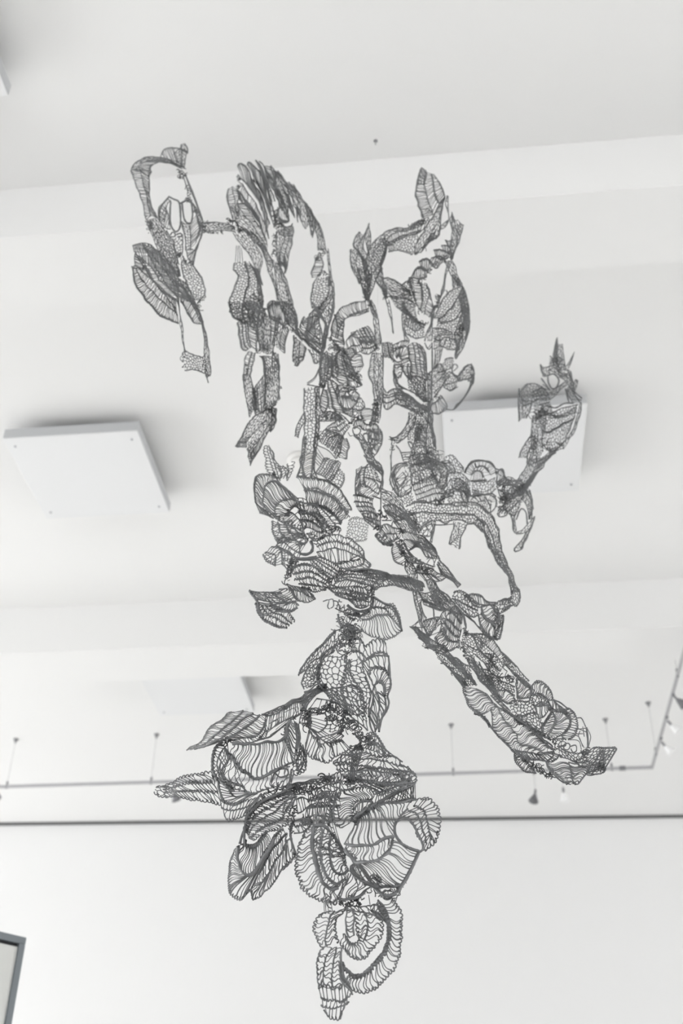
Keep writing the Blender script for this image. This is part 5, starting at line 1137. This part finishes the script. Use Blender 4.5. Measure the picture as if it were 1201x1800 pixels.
T('joining_knots', Y - .02, 1.4, "100,610 150,590 180,640 230,690", 6, 120)
T('joining_knots', Y, 1.4, "195,190 200,260 205,310", 4, 50)
P('lace_bar', Y - .02, 1.3, 1.6, 'l9', "-110,610 0,605 80,610 160,640/ -110,690 0,680 90,680 170,690", sc=0)
T('joining_knots', Y - .02, 1.4, "-110,620 -110,680 -20,690 60,690", 4, 90)
# inner small wing and stem
P('lace_leaf', Y + .05, 1.3, 2.0, 'l4 r r', "540,680 530,780 530,900 560,1000/ 600,650 590,780 560,890 590,990/ 640,650 630,770 600,880 600,1000/ 670,640 670,760 640,870 610,1050", sl=2.5, sc=1)
P('lace_leaf', Y + .05, 1.3, 2.0, 'm2', "510,640 560,620 610,650 665,640/ 550,700 590,720 630,720 670,720", sc=1)
L('lace_rim', Y + .05, 1.5, "w=1.4 665,640 675,605 660,640/ w=1.4 610,1010 590,1090")
T('joining_knots', Y + .03, 1.4, "520,520 540,620 580,620 600,650", 7, 120)
T('joining_knots', Y + .03, 1.4, "520,720 510,820 500,900", 4, 80)
P('lace_stem', Y + .04, 1.2, 1.6, 'l6 l5', "480,920 520,1040 540,1200 580,1330 620,1500/ 540,960 580,1080 620,1200 640,1330 660,1500/ 560,980 620,1120 660,1280 700,1400 710,1500", sc=0)
P('lace_stem', Y + .03, 1.2, 1.6, 'l5', "450,1020 500,1130 530,1260 580,1400/ 490,1040 520,1130 550,1260 600,1400", sc=0)
# left hanging net
P('lace_net', Y + .04, 1.5, 2.9, 'm3 m2', "170,960 160,1010 200,1080 180,1160 140,1260 130,1400/ 250,950 270,1040 280,1120 260,1220 240,1320 230,1420/ 330,1000 370,1130 390,1240 400,1340", sc=2, jit=.4)
P('lace_net', Y + .04, 1.5, 2.6, 'm3 l6', "130,1380 150,1440 200,1470 240,1500/ 230,1330 280,1380 300,1440 330,1500/ 330,1220 380,1320 410,1370 440,1440", sc=1, jit=.35)
P('lace_net', Y + .04, 1.3, 1.9, 'l7', "290,950 340,1060 370,1200 390,1350/ 330,1000 380,1100 410,1230 410,1350", sc=0)
P('lace_net', Y + .06, 1.5, 2.6, 'r', "450,1330 490,1300 540,1310/ 460,1420 510,1440 570,1460", sl=.5, sc=1)
T('joining_knots', Y + .04, 1.4, "400,1360 440,1370 520,1300", 4, 60)
# outer wing tip coming down the right
P('lace_tip', Y + .03, 1.3, 1.8, 'l5', "960,830 990,940 1000,1080 1025,1200 1030,1400/ 985,835 1000,950 1020,1080 1035,1200 1035,1400", sc=0)
P('lace_tip', Y + .03, 1.4, 2.4, 'r', "880,920 870,980 840,1040 850,1090/ 930,920 940,980 920,1040 900,1080", sl=.5, sc=1)
P('lace_tip', Y + .03, 1.5, 2.7, 'm3', "890,1090 850,1180 840,1280 850,1360/ 990,1090 990,1180 960,1280 900,1370", sc=1, jit=.4)
P('lace_tip', Y + .03, 1.3, 1.9, 'l5', "900,1370 960,1290 1000,1220 1020,1200/ 910,1430 970,1350 1010,1290 1025,1260", sc=0)
T('joining_knots', Y + .02, 1.4, "880,940 920,890 940,860 910,830", 5, 90)
T('joining_knots', Y + .02, 1.4, "900,1070 950,1050 990,1080 1000,1170", 5, 100)
T('joining_knots', Y + .02, 1.4, "850,1350 890,1380 930,1330 980,1260", 4, 70)
P('lace_tip', Y + .03, 1.4, 2.4, 'r', "760,1500 800,1450 860,1370/ 900,1500 910,1450 900,1390", sc=0)

# ------------------------------------------------------------ the outermost spray, upper left
V(210, 240, 4.0)
Y = 2.15
P('lace_hoop', Y, 1.3, 1.8, 'l4 r', "85,230 120,180 170,150 230,138 300,150 380,185 460,225/ 110,240 150,190 200,165 260,160 330,175 400,205/ 210,240 215,215 250,190 300,180 370,195 440,225", sc=1)
P('lace_hoop', Y, 1.3, 2.2, 'r r', "85,235 105,300 140,390 170,490 190,580/ 140,220 160,300 180,390 200,480 220,560/ 215,240 205,300 210,400 230,490 265,570", sl=2.4, sc=1)
P('lace_hoop', Y, 1.3, 2.2, 'r', "290,140 310,100 350,80 400,85 440,90/ 310,160 350,170 400,170 440,200", sc=1, sl=.5)
P('lace_hoop', Y, 1.3, 2.4, 'm3', "380,130 410,95 440,90 470,110/ 400,180 430,190 450,210 460,220", sc=1)
P('lace_hoop', Y, 1.3, 1.7, 'l4', "435,55 440,90 470,115/ 455,50 475,85 480,118", sc=1)
L('lace_rim', Y, 1.6, "w=1.6 470,120 460,180 455,225/ w=1.6 440,100 440,200/ w=1.8 460,260 500,370 540,470 585,590/ w=1.5 450,280 480,380/ w=1.3 465,270 520,400 580,570")
T('joining_knots', Y, 1.4, "420,240 440,290 460,250", 6, 60)
T('joining_knots', Y, 1.4, "480,350 490,420 470,450 510,440", 5, 70)
P('lace_net', Y, 1.4, 3, 'r', "280,580 280,520 300,480 350,425/ 310,600 320,540 335,480 360,450", sc=1)
P('lace_net', Y, 1.4, 3.2, 'r', "280,580 330,640 360,650/ 320,500 345,560 350,620", sc=1)
P('lace_net', Y, 1.4, 2.6, 'm2 r m2', "440,600 450,640 460,700 470,800/ 490,620 500,680 500,740 500,800/ 540,550 550,600 560,660 540,740/ 510,460 550,520 580,580 585,660", sc=1, sl=.6, jit=.4)
P('lace_net', Y, 1.4, 3, 'm2', "380,720 390,790 410,840/ 440,690 440,760 440,830", sc=1)
P('lace_net', Y, 1.4, 3, 'r', "470,800 490,860 515,895/ 500,790 540,800 580,680", sc=1)
L('lace_rim', Y, 2.0, "w=1.8 350,425 380,440 420,465 430,560 425,640 395,670 360,620 355,540 360,460/ w=1.8 430,470 470,450 500,450 515,540 500,610 460,590 445,520 440,470/ w=1.5 280,590 290,500 350,420/ w=1.4 360,690 375,670 395,690 385,705 365,705/ w=1.4 585,600 580,690 545,780 520,900/ w=1.4 400,690 430,680 440,700 410,705")
T('joining_knots', Y, 1.4, "520,490 540,530", 5, 40)
T('joining_knots', Y, 1.5, "190,570 220,640 210,670 300,660", 6, 90)
T('joining_knots', Y, 1.5, "585,610 600,640 620,600", 5, 60)
P('lace_stem', Y, 1.3, 1.7, 'l8', "190,590 230,690 270,790 350,900 410,990/ 260,570 320,660 370,740 400,850 430,980", sc=0)
P('lace_stem', Y, 1.3, 2, 'm3', "240,680 290,780 340,880/ 330,660 380,760 420,900", sc=0)
T('joining_knots', Y, 1.5, "410,830 460,870 510,890", 5, 70)
P('lace_petal', Y - .02, 1.3, 2.5, 'r r r', "95,765 130,850 200,950 280,1060 380,1150/ 160,755 220,860 280,960 340,1050 420,1150/ 250,790 300,880 350,960 400,1050 480,1160/ 280,800 340,870 400,980 470,1100 560,1200", sl=1.5, sc=1, bul=-.03)
P('lace_petal', Y - .02, 1.3, 2.4, 'r r', "95,765 180,755 260,800 320,880 390,960/ 110,780 190,800 270,880 340,980 400,1060/ 120,830 210,900 300,1020 400,1120", sl=2, sc=1)
P('lace_petal', Y, 1.4, 2.2, 'r r r', "w=1.6 90,915 110,1020 180,1130 280,1240 415,1310/ 110,925 160,1010 250,1110 340,1190 410,1260/ 130,920 200,980 290,1080 400,1210/ 190,930 230,1000 320,1090 400,1160", cu=.5, sl=.8, sc=1.5, bul=.04)
P('lace_petal', Y, 1.4, 2.6, 'r', "110,820 105,860 110,910/ 150,850 180,900 200,950", sc=0)
T('joining_knots', Y, 1.5, "90,910 130,920 190,930 210,960", 4, 60)
P('lace_petal', Y + .02, 1.4, 2.4, 'm4', "440,880 450,950 480,1050 530,1150/ 510,890 570,990 600,1100 560,1150", sc=1, jit=.4)
T('joining_knots', Y, 1.4, "600,1120 560,1170 575,1230", 4, 60)
P('lace_petal', Y, 1.3, 2, 'r', "430,1150 480,1230 530,1300 580,1320/ 450,1080 510,1150 550,1220 580,1300", sl=1, sc=2)
P('lace_petal', Y, 1.3, 1.8, 'l5', "420,1000 470,1100 520,1200 570,1300/ 460,1020 520,1130 570,1240 580,1310", sc=0)
P('lace_stem', Y, 1.3, 1.7, 'l4', "400,1000 410,1160 430,1330 455,1520/ 415,1000 420,1160 440,1330 465,1520", sc=0)
P('lace_stem', Y, 1.3, 1.7, 'l5', "575,1260 590,1400 600,1540 610,1690/ 590,1300 620,1440 640,1580 640,1680", sc=0)
P('lace_net', Y, 1.4, 2.6, 'm4', "455,1510 520,1540 590,1560/ 460,1640 530,1640 600,1660", sc=1, jit=.4)
L('lace_rim', Y, 1.5, "440,1540 425,1560 440,1580 460,1575/ w=1.6 600,1650 625,1730/ w=1.4 610,1690 640,1680")
T('joining_knots', Y, 1.5, "455,1520 450,1620", 4, 40)
T('joining_knots', Y, 1.5, "590,1550 610,1640 630,1690", 4, 60)

# ------------------------------------------------------------ upper right arm
V(590, 280, 4.619)
Y = 2.32
P('lace_leaf', Y, 1.4, 2.3, 'r r', "w=1.4 700,68 675,120 655,220 665,330 690,410 710,470/ w=1.5 740,105 725,200 740,290 770,370 790,430/ w=1.5 780,120 790,200 800,280 830,350", sl=.6, cu=.3, sc=1, label='upright leaf with two ribs at the top of the right arm')
P('lace_leaf', Y, 1.4, 2.2, 'r', "780,120 800,220 830,320 850,360/ 800,125 840,190 870,260 885,300", sl=.5, sc=1)
P('lace_leaf', Y, 1.3, 1.7, 'l3', "700,68 675,130 660,210/ 735,90 725,140 715,200", sc=0)
P('lace_leaf', Y, 1.4, 2.2, 'r', "690,400 710,450 720,480/ 750,400 780,430 790,450", sc=1)
P('lace_leaf', Y - .02, 1.3, 1.7, 'l8 l5', "640,770 660,690 720,580 790,460 860,330/ 650,775 720,690 790,580 840,470 890,300/ 660,770 740,690 830,610 850,500 890,310", sc=1, label='narrow folded leaf seen edge on')
P('lace_leaf', Y - .02, 1.3, 1.7, 'l4', "740,650 790,600 820,580/ 690,760 750,690 800,630", sc=0)
P('lace_leaf', Y + .02, 1.3, 1.8, 'l3', "905,295 890,360 910,430 920,480/ 915,300 915,380 920,490", sc=0)
P('lace_leaf', Y + .02, 1.3, 1.8, 'l4', "840,560 880,520 920,490/ 850,570 890,550 920,500", sc=0)
L('lace_rim', Y, 1.4, "720,710 735,730 735,745/ 670,760 690,755 700,740")
P('lace_arm', Y, 1.4, 2.4, 'm2 r', "370,620 430,585 520,560 600,560 680,510 730,490/ 420,640 500,590 580,580 650,560 740,510/ 420,700 500,660 580,620 660,600 720,560", sl=1, sc=1)
P('lace_arm', Y, 1.4, 2.6, 'm3', "420,690 500,650 590,610 690,590/ 430,750 500,730 560,740 630,760", sl=.5, sc=2)
T('joining_knots', Y, 1.5, "610,550 680,510 750,490", 6, 110)
T('joining_knots', Y, 1.4, "390,620 420,680 430,700", 5, 60)
P('lace_arm', Y, 1.3, 1.8, 'l5 m3 l4', "370,620 310,680 260,770 230,870/ 390,650 340,720 290,810 250,900/ 410,660 390,760 360,840 300,920/ 415,700 400,790 370,880 320,970", sc=1)
P('lace_arm', Y, 1.3, 2, 'm3', "370,640 400,700 410,740/ 250,800 300,850 330,900", sc=0, jit=.4)
P('lace_spike', Y + .02, 1.3, 1.8, 'l5 m2', "195,590 160,640 145,710 190,760/ 230,620 190,690 190,740 230,800/ 270,525 240,620 220,720 250,780", sc=1)
P('lace_spike', Y + .02, 1.3, 1.6, 'l3', "268,525 245,620 260,740/ 285,600 285,680 265,770", sc=0)
P('lace_spike', Y + .02, 1.3, 1.8, 'l3 m2 l4', "130,730 125,850 150,920 200,1010/ 180,730 170,830 180,900 220,980/ 190,760 220,830 230,900 250,1000/ 240,800 260,880 280,960 260,1080", sc=1)
P('lace_spike', Y + .01, 1.3, 1.7, 'l8 m4', "200,880 210,1000 230,1080 250,1140/ 290,860 290,960 280,1060 270,1140/ 370,880 330,980 300,1060 275,1130", sc=1)
P('lace_spike', Y + .01, 1.3, 1.7, 'l6', "330,980 360,1030 390,1080 405,1140/ 370,880 385,960 410,1050 415,1110", sc=1)
T('joining_knots', Y, 1.4, "230,890 270,920 240,1000 250,1130", 7, 130)
T('joining_knots', Y, 1.4, "390,1060 410,1130", 4, 40)
P('lace_spike', Y, 1.2, 1.6, 'l5', "410,1140 430,1240 455,1340 470,1415/ 430,1140 450,1240 460,1330 470,1415", sc=0)
# scalloped chain
P('lace_chain', Y - .02, 1.4, 2, 'r', "w=2 620,950 650,900 700,885 740,910/ 590,980 640,960 690,960 740,950", arc=.4, sc=2)
P('lace_chain', Y - .02, 1.4, 2, 'r', "w=2 680,835 710,815 760,820 790,860/ 690,880 720,900 750,900 770,880", arc=.4, sc=1)
P('lace_chain', Y - .02, 1.4, 2, 'r', "w=1.6 780,800 830,790 870,800 890,830/ 760,830 800,870 830,880 850,850", sc=1)
P('lace_chain', Y - .02, 1.4, 2, 'r', "w=1.6 800,740 850,740 900,760 930,780/ 815,790 850,810 890,810 910,800", sc=1)
P('lace_chain', Y - .02, 1.4, 2, 'r', "w=1.6 860,700 900,700 935,720/ 880,745 910,755 935,760", sc=0)
P('lace_chain', Y - .02, 1.4, 2, 'r', "w=1.6 890,655 920,665 945,650/ 910,700 930,710 945,700", sc=0)
T('joining_knots', Y - .02, 1.4, "600,980 680,980 750,910 800,870 860,800 920,770 940,680", 6, 190)
P('lace_horn', Y, 1.3, 1.6, 'l7 l5', "945,430 935,500 945,570 940,680 930,800/ 960,470 970,550 985,600 970,720 940,820/ 1040,530 1020,620 990,700 950,810", sc=0)
P('lace_horn', Y, 1.3, 1.6, 'l4', "985,550 1010,530 1040,535/ 990,600 1010,620 1020,600", sc=0)
P('lace_horn', Y, 1.2, 1.6, 'l5', "920,820 890,930 870,1040 830,1150/ 940,830 905,940 880,1060 840,1170", sc=0)
P('lace_horn', Y + .01, 1.3, 1.7, 'l7', "880,830 920,900 960,970 1000,1040/ 940,820 970,870 990,950 1030,1020", sc=0)
P('lace_horn', Y + .01, 1.3, 2, 'l4', "950,940 955,1000 960,1050/ 990,960 1010,1010 1030,1040", sc=1)
# lower right sails
P('lace_sail', Y + .08, 1.4, 2.3, 'm3 m3', "800,1290 850,1190 900,1110 960,1060 1030,1030/ 830,1300 890,1260 950,1190 1000,1120 1050,1080/ 830,1330 910,1320 970,1290 1020,1230 1080,1200", sl=1.4, sc=1, jit=.35)
P('lace_sail', Y + .08, 1.3, 1.8, 'l6 m3', "1030,1030 1060,1110 1080,1200 1085,1250/ 1000,1100 1020,1200 1040,1300 1060,1400/ 1085,1240 1085,1320 1080,1400 1050,1470", sc=1)
P('lace_sail', Y + .08, 1.3, 2.2, 'm4', "830,1320 900,1320 980,1300 1040,1260/ 810,1440 880,1430 960,1420 1040,1440", sl=1, sc=0, jit=.4)
L('lace_rim', Y + .08, 1.4, "870,1090 890,1060 910,1075 900,1100/ 890,1100 910,1090 900,1070/ w=1.5 1085,1240 1080,1380 1060,1470")
P('lace_sail', Y + .02, 1.3, 1.7, 'l7 l6', "390,970 450,970 540,1020 610,1080/ 420,1050 480,1070 560,1090 620,1110/ 420,1110 490,1120 560,1130 630,1160", sc=1)
P('lace_sail', Y + .02, 1.3, 1.8, 'l6 l5', "440,1110 500,1120 580,1140 640,1170/ 490,1200 550,1210 600,1260 660,1290/ 530,1230 580,1260 620,1300 680,1330", sc=1)
P('lace_sail', Y, 1.4, 2.2, 'r', "600,970 620,1060 650,1150 690,1230/ 680,990 700,1060 700,1150 690,1220", sl=.3, sc=0, rw=1.8)
P('lace_sail', Y, 1.4, 2.4, 'm2 r', "700,1000 710,1080 710,1160 690,1230/ 740,1010 760,1090 740,1170 720,1260/ 760,1050 780,1130 790,1200 760,1280", sc=1, jit=.4)
P('lace_sail', Y, 1.3, 2, 'm2', "530,1030 570,1000 610,990/ 550,1060 590,1060 620,1060", sc=1)
T('joining_knots', Y, 1.4, "600,960 620,1060 660,1180 690,1240", 5, 120)
P('lace_sail', Y + .02, 1.4, 2.2, 'r r', "560,1230 600,1260 660,1310 730,1340/ 570,1280 610,1300 660,1330 730,1350/ 560,1340 600,1370 650,1400 720,1360", sc=0)
P('lace_sail', Y + .02, 1.4, 2.4, 'm3', "570,1300 620,1300 680,1350 720,1370/ 560,1400 610,1430 660,1450 720,1440", sc=1, jit=.4)
P('lace_sail', Y + .02, 1.3, 1.8, 'l5', "540,1150 545,1250 545,1350 560,1478/ 560,1160 570,1270 565,1380 600,1478", sc=0)
P('lace_sail', Y, 1.3, 1.7, 'l6', "770,1240 770,1330 740,1400 720,1478/ 800,1200 790,1320 790,1400 780,1478", sc=0)
T('joining_knots', Y + .02, 1.4, "560,1220 660,1320 740,1340", 5, 90)
T('joining_knots', Y, 1.4, "840,1110 830,1170 800,1230", 5, 90)
T('joining_knots', Y + .06, 1.4, "1000,1380 1040,1340 1010,1440", 5, 60)
V(550, 520, 4.003)
P('lace_sail', Y + .1, 1.3, 2.3, 'm2 m2', "845,230 890,230 930,240 980,260/ 850,300 890,310 930,290 1000,310/ 850,370 900,350 960,370 1030,370", sc=1, jit=.4)
P('lace_sail', Y + .1, 1.3, 1.8, 'l5 m2', "1090,90 1100,200 1070,330 1010,440/ 1050,100 1060,210 1040,320 1000,430/ 1000,250 1010,320 1000,400 1005,440", sc=1)
L('lace_rim', Y + .1, 1.5, "w=1.4 850,330 870,290 895,280 895,340 910,360/ w=1.4 920,350 950,290 970,330 960,370/ w=1.4 1000,330 1030,300 1060,300 1020,390/ w=1.6 1100,110 1095,230 1060,360 1005,445")
P('lace_sail', Y + .1, 1.3, 1.8, 'l5', "860,370 860,430 845,520/ 920,350 900,430 870,510", sc=0)
P('lace_curl', Y + .12, 1.3, 2, 'l7 m2', "810,560 860,510 900,480 920,520/ 820,640 870,610 910,570 940,530/ 860,700 900,650 930,600 960,560", sc=1)
P('lace_curl', Y + .12, 1.3, 2.2, 'm3', "930,450 960,440 990,440/ 880,540 940,520 990,500", sc=1)
P('lace_curl', Y + .12, 1.3, 2.2, 'm4', "910,580 960,540 1020,570/ 920,640 970,660 1010,640", sc=1)
P('lace_curl', Y + .12, 1.3, 2, 'l4', "1010,580 1040,540 1080,495 1110,485/ 1020,600 1060,590 1100,580 1125,560", sc=1)
P('lace_curl', Y + .12, 1.2, 1.7, 'l3', "1115,485 1140,560 1110,650 1060,720 1000,795/ 1095,590 1110,600 1080,690 1040,740 990,800", sc=1)
L('lace_rim', Y + .12, 1.5, "w=1.6 1020,570 1060,520 1110,483 1135,530 1125,610 1080,700 1000,795 940,798/ w=1.8 980,510 985,550 1020,580/ w=1.4 980,500 1000,480 1020,500 990,530/ w=1.5 850,690 900,640 960,620 1020,600/ w=1.4 940,650 970,670 1020,640/ w=1.6 905,705 940,760 940,795 890,830 845,825/ w=1.3 840,760 880,740 900,700")
P('lace_curl', Y + .1, 1.3, 2.4, 'r', "845,760 870,750 890,720/ 845,825 890,825 935,780", sc=1)
T('joining_knots', Y + .1, 1.4, "850,720 880,710 900,720", 4, 40)

# ------------------------------------------------------------ far branch on the right
V(740, 580, 3.874)
Y = 2.85
P('lace_branch', Y, 1.2, 1.7, 'l7 l6', "570,1120 620,1070 670,1010 720,930 730,860/ 600,1150 680,1090 730,1020 780,930 790,880/ 680,1130 730,1080 780,1000 830,930 900,840", sc=1)
P('lace_branch', Y, 1.2, 2, 'l6 m3', "740,930 750,820 750,700 770,580/ 790,900 790,800 800,690 810,590/ 830,830 830,740 850,650 850,600", sc=1)
P('lace_branch', Y, 1.2, 1.8, 'l6', "670,870 690,810 730,750 760,720/ 720,870 730,830 760,790 780,760", sc=1)
P('lace_branch', Y, 1.2, 2.2, 'm5 m4', "770,560 830,590 900,560 980,530 1070,510/ 820,680 880,690 950,650 1010,620 1050,590/ 830,780 870,820 920,820 980,750 1030,640", sc=1, jit=.4)
P('lace_branch', Y, 1.2, 1.8, 'l6', "860,560 920,580 1000,560 1060,520/ 870,600 940,600 1010,580 1060,560", sc=0)
P('lace_branch', Y, 1.2, 1.7, 'l4', "1090,490 1070,570 1030,680 960,790/ 1095,500 1085,580 1040,700 970,810", sc=0)
P('lace_branch', Y, 1.2, 2.2, 'm3', "660,460 700,390 760,370 830,390/ 690,520 750,490 800,470 860,470", sc=1, jit=.4)
P('lace_branch', Y, 1.2, 1.8, 'l3 l4', "665,460 670,540 670,620/ 690,470 690,550 690,600/ 750,480 740,550 720,600", sc=1)
P('lace_branch', Y, 1.2, 1.8, 'm4 l6', "760,420 830,400 870,440/ 770,520 830,500 880,490/ 780,620 830,580 900,560", sc=1)
P('lace_branch', Y, 1.2, 1.8, 'l5', "850,450 890,420 930,390 980,350/ 880,480 920,440 960,400 1000,370", sc=0)
P('lace_spire', Y, 1.2, 1.6, 'l5 l4', "930,50 910,120 895,190 900,230/ 935,100 930,180 940,240 960,280/ 965,95 970,170 985,240 990,270", sc=0)
P('lace_spire', Y, 1.2, 2, 'm4', "880,180 900,200 940,190 970,200/ 870,270 920,290 960,310 1000,300", sc=1, jit=.4)
P('lace_spire', Y, 1.2, 2, 'm3', "815,240 840,260 880,250/ 830,310 860,310 880,290", sc=1)
P('lace_spire', Y, 1.2, 1.6, 'l5', "990,260 1010,300 1020,350 1000,400/ 1020,280 1030,330 1040,380 1030,410", sc=0)
P('lace_spire', Y, 1.2, 1.6, 'l4', "1045,150 1020,200 990,250/ 1040,170 1025,220 1005,260", sc=0)
P('lace_spire', Y, 1.2, 1.6, 'l4', "1070,345 1050,340 1035,400/ 1070,350 1060,390 1045,420", sc=0)
P('lace_spire', Y, 1.2, 1.7, 'l5', "940,320 980,340 1010,380 1040,420/ 960,300 1000,320 1030,370 1050,410", sc=0)
L('lace_rim', Y, 2.0, "w=1.6 870,310 905,300 940,340 925,390 895,400 870,360 865,320/ w=1.4 815,240 825,290 850,310/ w=1.5 820,330 880,410/ 830,370 870,400/ 815,390 880,410/ w=1.6 1010,390 1095,465/ w=1.5 1030,410 1080,490/ w=1.6 870,520 920,530 980,500 1040,500/ w=1.5 985,400 1000,460 1010,500/ w=1.6 670,400 665,480 670,600/ w=1.6 720,380 670,430/ w=1.5 780,900 830,880 900,830/ w=1.4 910,830 880,850 870,870")
P('lace_branch', Y, 1.2, 1.8, 'l5', "1000,400 1010,450 1040,500/ 1030,410 1060,460 1090,480", sc=1)
P('lace_branch', Y, 1.2, 1.8, 'l5', "780,900 830,870 880,830 920,820/ 790,930 850,900 890,860 920,840", sc=0)
T('joining_knots', Y, 1.3, "780,620 790,560 850,560 900,600", 12, 200)
T('joining_knots', Y, 1.3, "840,760 880,810 940,800 960,770", 10, 160)
T('joining_knots', Y, 1.3, "930,190 900,240 960,300 1000,330", 8, 110)
T('joining_knots', Y, 1.3, "760,700 780,780 750,900", 6, 80)
T('joining_knots', Y, 1.3, "580,1160 620,1120 720,1060", 9, 120)
# its hanging loop
P('lace_loop', Y, 1.2, 1.9, 'm3 l4', "560,1040 600,1050 660,1060/ 560,1190 610,1150 680,1100/ 590,1240 650,1180 700,1130", sc=1)
P('lace_loop', Y, 1.2, 1.8, 'l4', "600,1230 620,1290 630,1370/ 650,1220 640,1300 650,1370", sc=0)
P('lace_loop', Y, 1.2, 2.2, 'l2 r', "700,1120 740,1110 760,1190 745,1290/ 690,1150 720,1200 735,1290/ 745,1090 765,1190 755,1290", sc=0)
P('lace_loop', Y, 1.2, 1.7, 'l4', "640,1380 690,1360 740,1310 775,1270/ 650,1390 700,1385 750,1340 775,1280", sc=0)
P('lace_loop', Y, 1.2, 1.7, 'm3', "720,1370 690,1430 640,1490/ 740,1350 720,1420 680,1490", sc=1)
L('lace_rim', Y, 2.0, "w=1.5 625,1290 635,1375 690,1385/ w=1.5 650,1290 680,1220 715,1240 725,1320/ w=1.6 775,1270 750,1350 700,1450 690,1490 640,1510 640,1490/ w=1.5 720,1100 750,1160 765,1220")
T('joining_knots', Y, 1.3, "540,1210 560,1240 550,1130 590,1180", 7, 90)
P('lace_branch', Y - .1, 1.3, 1.8, 'l6', "510,1040 560,1010 610,1000 660,1030/ 520,1060 570,1050 620,1050 660,1060", sc=0)

# the nylon lines the sculpture hangs from, and its hook
V(0, 0, 1)
cyl('suspension_line', Vector((-0.198, 2.462, ZC - .02)) - ROOT.location, Vector(unproject(np.array(668.0), np.array(840.0), np.array(2.33))[0].tolist()) - ROOT.location, 0.0003, M_NYLON, ROOT, n=6)

hk = empty('ceiling_hook', (-0.198, 2.462, ZC))
tag(hk, 'tiny steel eye hook in the white ceiling above the sculpture', 'hook')
lathe('hook_plate', [(.007, 0), (.007, .002), (0, .003)], M_TRACKD, hk, 14, (-0.198, 2.462, ZC), (0, 0, -1))
cyl('hook_shank', (-0.198, 2.462, ZC), (-0.198, 2.462, ZC - .022), 0.0022, M_TRACK, hk, n=8)
rehome(hk)
print('lace triangles', NTRI[0])
